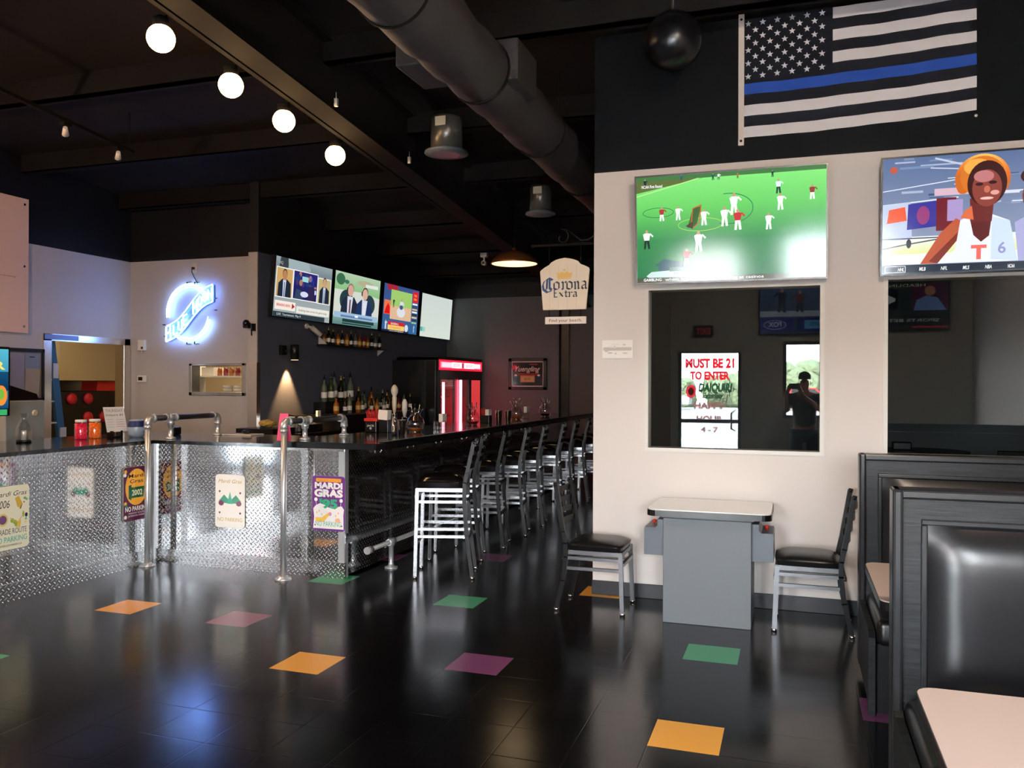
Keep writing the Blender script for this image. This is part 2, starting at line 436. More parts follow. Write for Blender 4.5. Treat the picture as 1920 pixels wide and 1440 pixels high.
def tile_mat(name, col, rough):
    m = mat(name, col, rough, spec=.5)
    p = m.node_tree.nodes['Principled BSDF']
    uv = N(m, 'ShaderNodeUVMap'); s = N(m, 'ShaderNodeSeparateXYZ'); lk(m, uv.outputs[0], s.inputs[0])
    def edge(o): return math_(m, 'MINIMUM', o, math_(m, 'SUBTRACT', 1, o))
    e = math_(m, 'MINIMUM', edge(s.outputs['X']), edge(s.outputs['Y']))
    h = math_(m, 'MINIMUM', math_(m, 'DIVIDE', e, .012), 1)
    g = N(m, 'ShaderNodeNewGeometry')
    nz = N(m, 'ShaderNodeTexNoise'); nz.inputs['Scale'].default_value = 2.2; nz.inputs['Detail'].default_value = 4; lk(m, g.outputs['Position'], nz.inputs['Vector'])
    nf = N(m, 'ShaderNodeTexNoise'); nf.inputs['Scale'].default_value = 40; lk(m, g.outputs['Position'], nf.inputs['Vector'])
    hh = math_(m, 'ADD', math_(m, 'MULTIPLY', h, .12), math_(m, 'ADD', math_(m, 'MULTIPLY', nz.outputs['Fac'], .8), math_(m, 'MULTIPLY', nf.outputs['Fac'], .05)))
    b = N(m, 'ShaderNodeBump'); b.inputs['Strength'].default_value = .35; b.inputs['Distance'].default_value = .0035
    lk(m, hh, b.inputs['Height']); lk(m, b.outputs[0], p.inputs['Normal'])
    r = math_(m, 'ADD', math_(m, 'MULTIPLY', nz.outputs['Fac'], .1), rough-.05); lk(m, r, p.inputs['Roughness'])
    # scattered pale chips in the vinyl
    vo = N(m, 'ShaderNodeTexVoronoi'); vo.inputs['Scale'].default_value = 26; lk(m, g.outputs['Position'], vo.inputs['Vector'])
    sp = math_(m, 'LESS_THAN', vo.outputs['Distance'], .045)
    mx = N(m, 'ShaderNodeMix', data_type='RGBA'); lk(m, sp, mx.inputs['Factor']); mx.inputs['A'].default_value = col
    mx.inputs['B'].default_value = tuple(min(1, c*1.5+.06) for c in col[:3])+(1,); lk(m, mx.outputs['Result'], p.inputs['Base Color'])
    return m
for m_ in (tile_mat('black_vinyl_tile', C(8, 8, 10), .17), tile_mat('orange_vinyl_tile', C(238, 168, 60), .22), tile_mat('purple_vinyl_tile', C(118, 62, 104), .22),
           tile_mat('green_vinyl_tile', C(66, 160, 114), .22), tile_mat('mauve_vinyl_tile', C(140, 75, 100), .22)): me.materials.append(m_)
fl = bpy.data.objects.new('floor', me); COL.objects.link(fl)
tag(fl, 'glossy black vinyl tile floor with scattered orange, purple and green tiles', 'floor', kind='structure')

# roof, sloping down away from the storefront
mb = MB()
mb.prism([(-11.5, -1.4, roofz(-1.4)), (2.7, -1.4, roofz(-1.4)), (2.7, 15, roofz(15)), (-11.5, 15, roofz(15))], (0, 0, .12))
ceil = struct('ceiling', mb, 'roof', 'black sloping metal roof over the bar', 'ceiling')
mb = MB()
for y in (-.2, 1.3, 2.8, 4.3, 5.75, 7.25, 8.7, 10.2, 11.7, 13.2):
    z = roofz(y)
    mb.box(-11.4, 2.6, y-.03, y+.03, z-.2, z+.02).box(-11.4, 2.6, y-.03, y+.07, z-.2, z-.185)
struct('trim_1', mb, 'steel_black', 'black steel roof purlins', 'beams')
def ibeam(x, name):
    mb = MB()
    for (a, b, lo, hi) in ((x-.1, x+.1, .57, .55), (x-.012, x+.012, .56, .02), (x-.1, x+.1, .04, .0)):
        mb.prism([(a, -1.1, roofz(-1.1)-lo), (b, -1.1, roofz(-1.1)-lo), (b, 14.5, roofz(14.5)-lo), (a, 14.5, roofz(14.5)-lo)], (0, 0, lo-hi+.005))
    return struct(name, mb, 'steel_black', 'black steel I-beam running under the roof', 'beam')
ibeam(-3.5, 'trim_2'); ibeam(-9.6, 'trim_3')

# partition wall with two windows
mb = MB()
def wallY(mb, x0, x1, y0, y1, z0, z1, holes):
    xs = sorted({x0, x1}|{h[0] for h in holes}|{h[1] for h in holes})
    for a, b in zip(xs, xs[1:]):
        hs = sorted([(h[2], h[3]) for h in holes if h[0] <= a+1e-6 and h[1] >= b-1e-6])
        z = z0
        for lo, hi in hs:
            if lo > z: mb.box(a, b, y0, y1, z, lo)
            z = hi
        if z < z1: mb.box(a, b, y0, y1, z, z1)
def wallX(mb, x0, x1, y0, y1, z0, z1, holes):
    ys = sorted({y0, y1}|{h[0] for h in holes}|{h[1] for h in holes})
    for a, b in zip(ys, ys[1:]):
        hs = sorted([(h[2], h[3]) for h in holes if h[0] <= a+1e-6 and h[1] >= b-1e-6])
        z = z0
        for lo, hi in hs:
            if lo > z: mb.box(x0, x1, a, b, z, lo)
            z = hi
        if z < z1: mb.box(x0, x1, a, b, z, z1)
W1 = (-1.018, .167, 1.11, 2.262); W2 = (.596, 1.78, 1.11, 2.285)
wallY(mb, -1.43, 2.4, WY, WY+.14, 0, 4.18, [W1, W2])
struct('wall_center', mb, 'white_wall', 'white partition wall with a black painted upper band', 'wall')
for n, (a, b, lo, hi) in enumerate((W1, W2)):
    mb = MB(); w = .028
    mb.box(a-w, b+w, WY-.012, WY+.03, lo-w, lo).box(a-w, b+w, WY-.012, WY+.03, hi, hi+w).box(a-w, a, WY-.012, WY+.03, lo, hi).box(b, b+w, WY-.012, WY+.03, lo, hi)
    t = struct('window_%d' % (n+1), mb, 'white_plastic', ('interior window left, reflecting the glass entrance door', 'interior window at the right edge above the booths')[n], 'window')
    g = MB().box(a, b, WY+.045, WY+.05, lo, hi).build('pane', 'window_glass', t)
struct('baseboard_center', MB().box(-1.435, 2.4, WY-.012, WY, 0, .105, .003), 'baseboard', 'dark grey rubber baseboard under the partition wall', 'baseboard')
# dark room behind the partition
mb = MB().box(-1.43, -1.33, WY+.14, BY, 0, 3.9).box(-1.43, 2.4, 9.6, 9.7, 0, 3.9).box(2.4, 2.5, WY, 9.7, 0, 4.1)
struct('wall_inner', mb, 'dark_room', 'dark walls of the room behind the partition', 'wall')
# side wall on the right
struct('wall_right', MB().box(2.4, 2.5, -1.1, WY, 0, 4.85), 'grey_wall', 'light grey wall at the right end of the booths', 'wall')
# left wall with kitchen doorway
mb = MB(); wallX(mb, XL-.12, XL, -1.1, NY, 0, 4.85, [(7.62, 8.78, 0, 2.07)])
struct('wall_left', mb, 'grey_wall', 'light grey left wall with the kitchen doorway', 'wall')
# wall with the neon sign, pass-through hole
mb = MB(); wallY(mb, XL-.12, XB-.02, NY, NY+.12, 0, 4.1, [(-7.31, -6.54, 1.447, 1.79)])
struct('wall_neon', mb, 'grey_wall', 'light grey wall behind the blue neon sign', 'wall')
# bar wall: charcoal, with a light grey end
struct('wall_bar', MB().box(XB-.12, XB, NY-.245, BY, 0, 4.1), 'bar_wall', 'charcoal wall behind the bar carrying four televisions', 'wall')
struct('trim_4', MB().box(XB-.13, XB-.004, NY-.26, NY-.246, 0, 3.17), 'grey_wall', 'light grey end of the bar wall', 'trim')
struct('wall_back', MB().box(XB-.12, 2.5, BY, BY+.12, 0, 3.9), 'back_wall', 'grey back wall at the far end of the bar', 'wall')
mb = MB().box(-4.11, -3.95, BY-.12, BY, 0, 3.16); struct('trim_5', mb, 'back_wall', 'grey pilaster beside the dark passage on the back wall', 'pillar')
struct('door_2', MB().box(-3.945, -3.79, BY-.03, BY, 0, 2.9), 'black_trim', 'black slab standing in for the dark narrow passage on the back wall', 'door')  # flat black slab painted in for the darkness inside the opening
# storefront wall: glass door and window
D1 = (-1.74, -.78, .06, 2.09); SW = (-.165, 1.25, 1.07, 2.24); SW2 = (-7.6, -3.4, .9, 2.6)
mb = MB(); wallY(mb, XL, 2.4, FY-.15, FY, 0, 4.9, [D1, SW])
struct('wall_front', mb, 'front_wall', 'dark grey storefront wall behind the viewer', 'wall')
for nm, (a, b, lo, hi), lab in (('window_3', SW, 'storefront window beside the entrance door'),):
    mb = MB(); w = .05
    mb.box(a, b, FY-.1, FY-.02, lo, lo+w).box(a, b, FY-.1, FY-.02, hi-w, hi).box(a, a+w, FY-.1, FY-.02, lo, hi).box(b-w, b, FY-.1, FY-.02, lo, hi)
    if b-a > 2: mb.box((a+b)/2-.03, (a+b)/2+.03, FY-.1, FY-.02, lo, hi)
    t = struct(nm, mb, 'black_trim', lab, 'window')
    MB().box(a+w, b-w, FY-.065, FY-.06, lo+w, hi-w).build('pane', 'front_glass', t)
a, b, lo, hi = D1
mb = MB(); w = .045
mb.box(a, b, FY-.1, FY-.03, 0, .14).box(a, b, FY-.1, FY-.03, hi-.02, hi).box(a, a+w, FY-.1, FY-.03, .1, hi).box(b-w, b, FY-.1, FY-.03, .1, hi)
t = struct('door_1', mb, 'black_trim', 'glass entrance door with painted lettering', 'door')
MB().box(a+w, b-w, FY-.07, FY-.064, .14, hi-.02).build('pane', 'front_glass', t)
MB().box(a+w, b-w, FY-.03, FY+.02, .98, 1.04, .01).build('push_bar', 'steel', t)
MB().tube([(b-.09, FY-.04, .86), (b-.14, FY+.05, .9), (b-.14, FY+.05, 1.14), (b-.09, FY-.04, 1.18)], .014).build('door_handle', 'steel', t)
ar = Art((a+w, FY-.076, .14), (b-a-2*w, 0, 0), (0, 0, hi-.16))
RD = C(190, 8, 20)
ar.text('MUST BE 21', .5, 0.885, .07, RD, bold=.055, align='C', width=.86)
ar.text('TO ENTER', .5, .79, .06, RD, bold=.055, align='C', width=.7)
ar.text('DAIQUIRI', .6, .69, .065, C(16, 48, 26), bold=.055, align='C', width=.6, shear=.15)
ar.text('Express', .55, .635, .045, C(16, 48, 26), bold=.03, align='C', width=.36, shear=.3)
ar.ell(.17, .69, .09, .055, C(170, 34, 40)); ar.ell(.17, .69, .055, .032, C(70, 90, 40))
ar.text('HAPPY', .5, .55, .05, C(120, 70, 64), bold=.04, align='C', width=.55)
ar.text('HOUR', .5, .44, .05, C(120, 70, 64), bold=.04, align='C', width=.46)
ar.text('4 - 7', .5, .36, .04, C(120, 70, 64), bold=.04, align='C', width=.3)
ar.build('painted_lettering', 'decal', t)

# kitchen behind the left wall and the neon wall
mb = MB().box(-11.3, -11.2, 5.9, 11.3, 0, 2.9).box(-11.2, XL-.12, 5.8, 5.9, 0, 2.9).box(-11.2, XB-.12, 11.2, 11.3, 0, 2.9)
struct('wall_kitchen', mb, 'kitchen_wall', 'beige kitchen walls seen through the doorway', 'wall')
struct('ceiling_kitchen', MB().box(-11.3, XL-.12, 5.8, 11.3, 2.75, 2.85).box(XL-.12, XB-.13, NY+.12, 11.3, 2.75, 2.85), 'kitchen_wall', 'beige kitchen ceiling', 'ceiling')
# stainless door frame
mb = MB()
mb.box(XL-.02, XL+.015, 7.52, 7.63, 0, 2.14).box(XL-.02, XL+.015, 8.77, 8.86, 0, 2.14).box(XL-.02, XL+.015, 7.52, 8.86, 2.06, 2.14)
mb.box(XL-.14, XL-.0, 7.62, 7.635, 0, 2.06).box(XL-.14, XL, 8.765, 8.78, 0, 2.06)
struct('door_3', mb, 'steel', 'stainless steel frame of the kitchen doorway', 'door frame')
# blue painter's tape on the lintel of the frame
one('tape_strip', MB().box(XL+.016, XL+.018, 7.53, 8.02, 2.075, 2.135), 'neon_back', 'strip of blue tape stuck on top of the kitchen door frame', 'tape')
# pass-through frame
mb = MB()
for (a, b, c, d) in ((-7.35, -6.5, 1.41, 1.455), (-7.35, -6.5, 1.785, 1.82), (-7.35, -7.30, 1.41, 1.82), (-6.55, -6.5, 1.41, 1.82)): mb.box(a, b, NY-.02, NY+.14, c, d, .006)
struct('window_5', mb, 'steel', 'small stainless steel pass-through window below the neon sign', 'window')
# steel corner guard
one('corner_guard', MB().box(XB-.125, XB-.002, NY-.272, NY-.26, 1.0, 1.82).box(XB-.004, XB+.004, NY-.272, NY-.2, 1.0, 1.82), 'steel', 'stainless steel corner guard on the end of the charcoal wall', 'corner guard')

# ================================================================ OUTSIDE, seen in reflections
struct('ground_outside', MB().box(-40, 30, -60, FY-.15, -.12, -.02), 'ground', 'pale concrete parking lot outside the entrance', 'ground')
def tree(x, y, h, lab):
    t = thing('tree', lab, 'tree', (x, y, 0), 'trees beyond the parking lot')
    MB().tube([(x, y, 0), (x+.1, y, h*.5)], .22, 8).build('trunk', 'bark', t)
    mb = MB()
    for k in range(26): mb.ico((x+random.uniform(-1.45, 1.45), y+random.uniform(-.7, .7), h*random.uniform(.2, .8)), random.uniform(.5, .85), 2, .2)
    mb.build('foliage', 'leaf', t)
for k, (x, y, h, w) in enumerate([(-13, -50, 2.3, 'leftmost'), (-8.4, -50, 2.0, 'second'), (-4.5, -50, 2.4, 'third'), (-.2, -50, 3.4, 'fourth'), (4, -50, 3.9, 'fifth'), (8.4, -50, 3.6, 'rightmost')]):
    tree(x, y, h, '%s green tree of the row beyond the parking lot, seen in reflection' % w)
def car(x, y, lab, m):
    t = thing('car', lab, 'car', (x, y, 0))
    MB().prism([(x-2.1, y, .35), (x+2.1, y, .35), (x+2.15, y, .8), (x+1.2, y, .95), (x+.7, y, 1.42), (x-.9, y, 1.42), (x-1.5, y, .98), (x-2.15, y, .85)], (0, -1.7, 0)).build('body', m, t)
    MB().prism([(x-.8, y+.01, .98), (x+1.05, y+.01, .98), (x+.62, y+.01, 1.36), (x-.75, y+.01, 1.36)], (0, .01, 0)).build('side_window', 'black_plastic', t)
    for dx in (-1.35, 1.35): MB().lathe([(.33, -.02), (.33, .2)], (x+dx, y-.18, .33), 16, 'y').build('wheel', 'rubber', t)
car(-8.5, -42, 'white car parked outside, seen reflected in the interior window', 'car_white')
car(.6, -44, 'red car parked outside, seen reflected in the interior window', 'red_plastic')

# ================================================================ BAR
BF, BS, LS, CZ = 5.98, -3.43, -5.33, 1.05
t = thing('bar_counter', 'long L-shaped bar clad in shiny diamond plate with a black top', 'bar', (-4.4, BF+.5, 0))
MB().box(LS, BS, BF, BF+.12, .02, CZ-.005).build('front_panel', 'plate', t)
MB().box(BS-.12, BS, BF+.12, 13.2, .02, CZ-.005).build('side_panel', 'plate', t)
MB().box(LS-.12, LS, 1.6, BF+.1, .02, CZ-.005).build('return_panel', 'plate', t)
mb = MB().box(LS+.012, BS+.012, BF-.014, BF, .0, .125).box(LS, LS+.014, 1.6, BF, 0, .125)
mb.build('kick_strip', 'plate_strip', t)
MB().box(BS, BS+.014, BF, 13.2, .28, .36).build('side_strip', 'plate_strip', t)
mb = MB()
for (a, b) in ((LS+.30, LS+.36), (-3.83, -3.78)): MB().box(a, b, BF-.005, BF, .125, CZ-.01).build('seam_strip', 'plate_strip', t)
for (a, b) in ((BF-.42, BF-.36), (2.9, 2.96)): MB().box(LS, LS+.005, a, b, .125, CZ-.01).build('seam_strip', 'plate_strip', t)
mb = MB()
mb.box(BS-.055, BS+.004, BF-.006, BF, 0, CZ-.005).box(BS, BS+.005, BF-.006, BF+.05, 0, CZ-.005)
mb.build('corner_trim', 'pipe', t)
MB().box(LS, LS+.03, BF-.03, BF, 0, CZ-.005).build('corner_trim', 'pipe', t)
MB().box(-4.35, BS, BF-.02, BF, CZ-.03, CZ-.006).build('top_trim', 'chrome', t)
top = MB()
top.prism([(-6.35, 1.6, CZ-.01), (-5.29, 1.6, CZ-.01), (-5.29, 5.93, CZ-.01), (-4.0, 5.93, CZ-.01), (-4.0, 6.98, CZ-.01), (-6.35, 6.98, CZ-.01)], (0, 0, .03))
top.build('low_countertop', 'counter', t)
top = MB()
top.prism([(-4.02, 5.85, CZ), (-3.09, 5.85, CZ), (-3.04, 5.92, CZ), (-3.04, 13.35, CZ), (-3.95, 13.35, CZ), (-3.95, 6.95, CZ), (-4.02, 6.95, CZ)], (0, 0, .05))
bmesh.ops.bevel(top.bm, geom=[e for e in top.bm.edges], offset=.008, segments=2, affect='EDGES')
top.build('bar_top', 'counter', t)
MB().box(-3.10, -3.05, 5.93, 13.3, CZ+.052, CZ+.062).build('drink_rail', 'counter_edge', t)
MB().box(-6.3, -5.45, 1.7, 6.9, 0, CZ-.012).box(-5.4, -3.56, 6.12, 6.9, 0, CZ-.012).box(-3.9, -3.56, 6.9, 13.2, 0, CZ-.012).build('carcass', 'black_trim', t)

# hooks under the overhang
def hook():
    t = thing('bag_hook', '', 'hook')
    MB().box(0, .004, -.012, .012, -.05, .0).build('plate', 'chrome', t)
    MB().tube([(.004, 0, -.03), (.04, .015, -.04), (.05, .02, -.02), (.05, .022, -.01)], .004, 6).tube([(.004, 0, -.03), (.04, -.015, -.04), (.05, -.02, -.02), (.05, -.022, -.01)], .004, 6).build('hook', 'chrome', t)
    return t
h0 = hook()
for k, (y, w) in enumerate(((6.5, 'nearest'), (7.15, 'second'), (7.8, 'third'), (8.5, 'fourth'), (9.2, 'fifth'), (9.9, 'sixth'), (10.6, 'seventh'))):
    h = h0 if k == 0 else copy_tree(h0)
    place(h, (BS+.002, y, CZ-.03), 0, 'double chrome bag hook under the bar top, %s from the corner' % w, 'bag hooks under the bar')

# foot rail
t = thing('foot_rail', 'round steel foot rail along the foot of the bar', 'foot rail', (-3.25, 6.05, 0))
MB().tube([(-3.25, 6.06, .225), (-3.25, 13.0, .225)], .019, 12).build('rail', 'pipe', t)
MB().tube([(-3.25, 6.02, .225), (-3.25, 6.09, .225)], .03, 14).build('end_cap', 'pipe', t)
for y in (6.45, 8.3, 10.1, 11.9):
    MB().lathe([(.055, 0), (.055, .012), (.026, .022), (.021, .05), (.021, .19), (.03, .195), (.03, .255)], (-3.25, y, 0), 16).tube([(-3.25, y-.05, .225), (-3.25, y+.05, .225)], .029, 14).build('post', 'pipe', t)

# pipe rails
def pipe_rail(x, yp, feet, zt, lab, tz):
    t = thing('pipe_rail', lab, 'railing', (x, yp, 0))
    MB().tube([(x, yp, .01), (x, yp, zt-.06)], .024, 16).build('pole', 'pipe', t)
    MB().lathe([(.065, 0), (.065, .012), (.04, .02), (.04, .03)], (x, yp, 0), 18).build('floor_flange', 'pipe', t)
    for (yy, d) in ((yp, 1), (feet[-1], -1)):
        el = MB(); el.tube([(x, yy, zt-.085), (x, yy, zt-.06)], .033, 16)
        el.tube([(x, yy, zt-.065), (x, yy, zt-.035), (x, yy+d*.008, zt-.015), (x, yy+d*.022, zt-.004), (x, yy+d*.045, zt), (x, yy+d*.06, zt)], .031, 16)
        el.tube([(x, yy+d*.055, zt), (x, yy+d*.078, zt)], .036, 16); el.build('elbow', 'pipe', t)
    MB().tube([(x, yp+.06, zt), (x, feet[-1]-.06, zt)], .024, 16).build('top_rail', 'pipe_dark', t)
    te = MB()
    for f in feet[:-1]: te.tube([(x, f-.07, zt), (x, f-.05, zt)], .036, 16).tube([(x, f-.05, zt), (x, f+.05, zt)], .031, 16).tube([(x, f+.05, zt), (x, f+.07, zt)], .036, 16).tube([(x, f, zt-.06), (x, f, zt-.03)], .032, 16)
    te.build('tee', 'pipe', t)
    for f in feet:
        MB().lathe([(.045, tz), (.045, tz+.012), (.03, tz+.02), (.021, tz+.025), (.021, zt-.07), (.031, zt-.068), (.031, zt-.05)], (x, f, 0), 16).build('foot', 'pipe', t)
    return t
pipe_rail(-5.25, 5.82, (6.1, 6.74), 1.262, 'galvanised pipe rail at the inner corner, beside the 2002 parade sign', CZ+.02)
pipe_rail(-3.865, 5.775, (6.08, 6.72), 1.262, 'galvanised pipe rail in front of the bar, the pink note beside it', CZ+.05)

# ---------------------------------------------------------------- parade signs on the plate
def rrect(u0, v0, u1, v1, ru, rv, n=5):
    p = []
    for (cu, cv, a0) in ((u1-ru, v1-rv, 0), (u0+ru, v1-rv, 90), (u0+ru, v0+rv, 180), (u1-ru, v0+rv, 270)):
        for k in range(n+1):
            a = math.radians(a0+90*k/n); p.append((cu+ru*math.cos(a), cv+rv*math.sin(a)))
    return p
def sign_board(name, o, U, V, lab, cat, draw, m='print', thick=.004, r=.03, backm='white_plastic'):
    """thin metal or wooden board with a printed face"""
    o, U, V = Vector(o), Vector(U), Vector(V); n = U.cross(V).normalized()
    t = thing(name, lab, cat, o+U/2)
    w, h = U.length, V.length
    pts = [o+U*a+V*b for a, b in rrect(0, 0, 1, 1, r/w, r/h)] if r else [o, o+U, o+U+V, o+V]
    mb = MB(); mb.prism([p for p in pts], n*thick); mb.build('board', backm, t)
    ar = Art(o+n*thick, U, V); draw(ar, r/w if r else 0, r/h if r else 0); ar.build('printed_face', m, t)
    return t
def s2006(a, ru, rv):
    a.poly(rrect(.0, .0, 1, 1, ru, rv), C(236, 232, 205))
    K = C(40, 34, 40); G = C(110, 185, 165); Y = C(214, 176, 70)
    a.text('Mardi Gras', .5, .84, .075, K, shear=.35, align='C', width=.88)
    a.text('2006', .30, .66, .12, K, shear=.2, align='C', width=.36)
    a.poly([(.62, .80), (.72, .83), (.82, .70), (.78, .62), (.68, .66)], Y)
    a.poly([(.82, .70), (.78, .62), (.74, .61), (.79, .68)], C(90, 90, 40))
    a.ell(.88, .78, .035, .022, C(120, 170, 80)); a.ell(.93, .76, .03, .022, G); a.ell(.86, .72, .018, .012, C(80, 90, 80))
    for (u, v) in ((.55, .45), (.62, .42), (.66, .38)): a.ell(u, v, .05, .035, C(150, 175, 70))
    a.line([(.5, .5), (.6, .43), (.72, .42), (.8, .5)], .006, Y)
    a.poly([(.68, .42), (.78, .44), (.76, .33), (.66, .34)], C(230, 190, 90))
    a.ell(.84, .53, .03, .05, C(170, 180, 80)); a.ell(.92, .51, .038, .035, C(34, 30, 60)); a.ell(.91, .45, .03, .02, G); a.ell(.9, .40, .03, .02, C(240, 205, 130))
    a.ell(.3, .48, .14, .1, C(225, 205, 120)); a.ell(.3, .48, .1, .07, C(120, 80, 130))
    a.text('PARADE ROUTE', .5, .245, .085, C(95, 88, 95), align='C', width=.86)
    a.text('NO PARKING', .5, .12, .085, G, bold=.01, align='C', width=.88)
    a.text('JEFFERSON PARISH, LA', .5, .055, .03, K, align='C', width=.6)
sign_board('parade_sign', (LS+.014, 4.39, .372), (0, .31, 0), (0, 0, .455), 'cream Mardi Gras 2006 parade route sign at the left edge of the diamond plate', 'sign', s2006)
def s2002(a, ru, rv):
    P = C(88, 26, 62); O = C(250, 178, 62)
    a.poly(rrect(.0, .0, 1, 1, ru, rv), P)
    a.ell(.5, .62, .42, .34, O, 32)
    a.text('Mardi', .5, .80, .07, C(60, 40, 20), bold=.01, align='C', width=.6)
    a.text('Gras', .5, .70, .07, C(60, 40, 20), bold=.01, align='C', width=.5)
    a.poly([(.24, .42), (.76, .42), (.8, .62), (.22, .62)], C(14, 92, 58)); a.poly([(.2, .42), (.3, .38), (.3, .67), (.2, .66)], C(14, 92, 58))
    a.text('2002', .52, .47, .1, C(245, 238, 200), bold=.02, align='C', width=.4)
    for (u, v, c) in ((.08, .92, O), (.06, .86, C(250, 245, 240)), (.92, .92, O), (.94, .86, C(250, 245, 240)), (.08, .33, O), (.1, .28, C(20, 130, 110)), (.93, .33, O), (.9, .28, C(20, 130, 110)), (.08, .08, C(245, 235, 225)), (.92, .08, C(245, 235, 225))): a.ell(u, v, .055, .035, c, 12)
    a.text('NO PARKING', .5, .18, .085, C(248, 244, 240), bold=.02, align='C', width=.86)
    a.text('PARADE ROUTE', .5, .125, .03, C(235, 210, 220), align='C', width=.6); a.text('JEFFERSON PARISH', .5, .075, .03, C(235, 210, 220), align='C', width=.66)
sign_board('parade_sign', (LS+.014, 5.61, .40), (0, .30, 0), (0, 0, .455), 'purple and orange Mardi Gras 2002 no parking sign behind the pipe pole', 'sign', s2002)
def s95(a, ru, rv):
    P = C(118, 60, 140)
    a.poly(rrect(.0, .0, 1, 1, ru, rv), P)
    a.poly(rrect(.12, .89, .88, .955, .03, .02), C(252, 178, 60)); a.text('PARADE ROUTE', .5, .90, .04, C(235, 110, 50), align='C', width=.66)
    W = C(246, 243, 240); G = C(60, 180, 130)
    a.text('MARDI', .5, .775, .1, W, bold=.06, align='C', width=.84)
    a.text('GRAS', .5, .625, .125, W, bold=.06, align='C', width=.86)
    a.ell(.12, .565, .05, .035, W); a.ell(.88, .56, .05, .035, W); a.line([(.12, .53), (.14, .47)], .003, W); a.line([(.88, .53), (.86, .45)], .003, W)
    cl = [(.04, .04), (.96, .04), (.95, .3), (.97, .4), (.9, .46), (.8, .45), (.7, .40), (.5, .43), (.4, .47), (.25, .5), (.12, .46), (.04, .40), (.07, .25)]
    a.poly(cl, W)
    a.text("'95", .5, .42, .15, G, bold=.05, align='C', width=.55)
    a.poly([(.12, .16), (.35, .16), (.55, .30), (.5, .34), (.3, .24), (.1, .24)], C(250, 200, 90)); a.ell(.55, .31, .05, .035, C(225, 150, 190)); a.ell(.78, .2, .08, .04, C(245, 190, 150))
    for (u, v) in ((.15, .33), (.22, .36), (.3, .3), (.72, .28), (.8, .33)): a.ell(u, v, .02, .02, C(240, 190, 150))
    a.text('NO PARKING', .5, .085, .09, C(80, 185, 160), align='C', width=.78)
    for u in (.1, .9): a.ell(u, .1, .02, .012, C(80, 70, 90))
sign_board('parade_sign', (-3.725, BF-.007, .375), (.305, 0, 0), (0, 0, .445), "purple Mardi Gras '95 parade route sign at the corner of the bar", 'sign', s95)
def s_mid(a, ru, rv):  # near-white print: the glare is painted into its colours
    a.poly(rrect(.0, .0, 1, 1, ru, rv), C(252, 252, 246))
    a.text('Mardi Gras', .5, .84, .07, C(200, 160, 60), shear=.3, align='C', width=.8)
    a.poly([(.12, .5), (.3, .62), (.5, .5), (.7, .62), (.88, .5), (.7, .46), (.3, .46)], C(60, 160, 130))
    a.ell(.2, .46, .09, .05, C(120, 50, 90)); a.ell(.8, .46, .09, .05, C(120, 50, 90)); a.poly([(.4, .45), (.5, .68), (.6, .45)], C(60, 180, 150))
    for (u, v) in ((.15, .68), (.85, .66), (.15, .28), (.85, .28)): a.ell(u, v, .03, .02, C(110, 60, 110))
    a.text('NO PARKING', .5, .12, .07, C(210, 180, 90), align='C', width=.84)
sign_board('parade_sign', (-4.67, BF-.006, .345), (.295, 0, 0), (0, 0, .45), 'Mardi Gras sign with glare painted into its pale print, in the middle of the plate', 'sign', s_mid)

# ================================================================ SEATING
def leg(mb, p0, p1, w=.026, d=.026):
    """square-section bar from p0 to p1"""
    p0, p1 = Vector(p0), Vector(p1); a = (p1-p0).normalized()
    x = Vector((1, 0, 0)) if abs(a.x) < .9 else Vector((0, 1, 0))
    y = a.cross(x).normalized(); x = y.cross(a).normalized()
    q = [p0+x*w/2*i+y*d/2*j for i, j in ((-1, -1), (1, -1), (1, 1), (-1, 1))]
    mb.prism(q, p1-p0); return mb
def seatpad(mb, w, d, z0, z1):
    """cushion with a domed top, front at -x"""
    n = 10; vs = {}
    for i in range(n+1):
        for j in range(n+1):
            u = i/n*2-1; v = j/n*2-1
            ru = 1-.06*abs(v)**4; rv = 1-.06*abs(u)**4
            e = (1-abs(u)**5)*(1-abs(v)**5)
            vs[i, j] = mb.bm.verts.new((u*w/2*ru, v*d/2*rv, z0+.012+(z1-z0-.012)*(.35+.65*e)))
    for i in range(n):
        for j in range(n):
            f = mb.bm.faces.new((vs[i, j], vs[i+1, j], vs[i+1, j+1], vs[i, j+1])); f.smooth = True
    ring = [(i, 0) for i in range(n)]+[(n, j) for j in range(n)]+[(i, n) for i in range(n, 0, -1)]+[(0, j) for j in range(n, 0, -1)]
    lo = [mb.bm.verts.new((vs[k].co.x*.96, vs[k].co.y*.96, z0)) for k in ring]
    for k in range(len(ring)):
        a, b = ring[k], ring[(k+1) % len(ring)]
        mb.bm.faces.new((vs[a], lo[k], lo[(k+1) % len(ring)], vs[b]))
    mb.bm.faces.new(lo)
    return mb
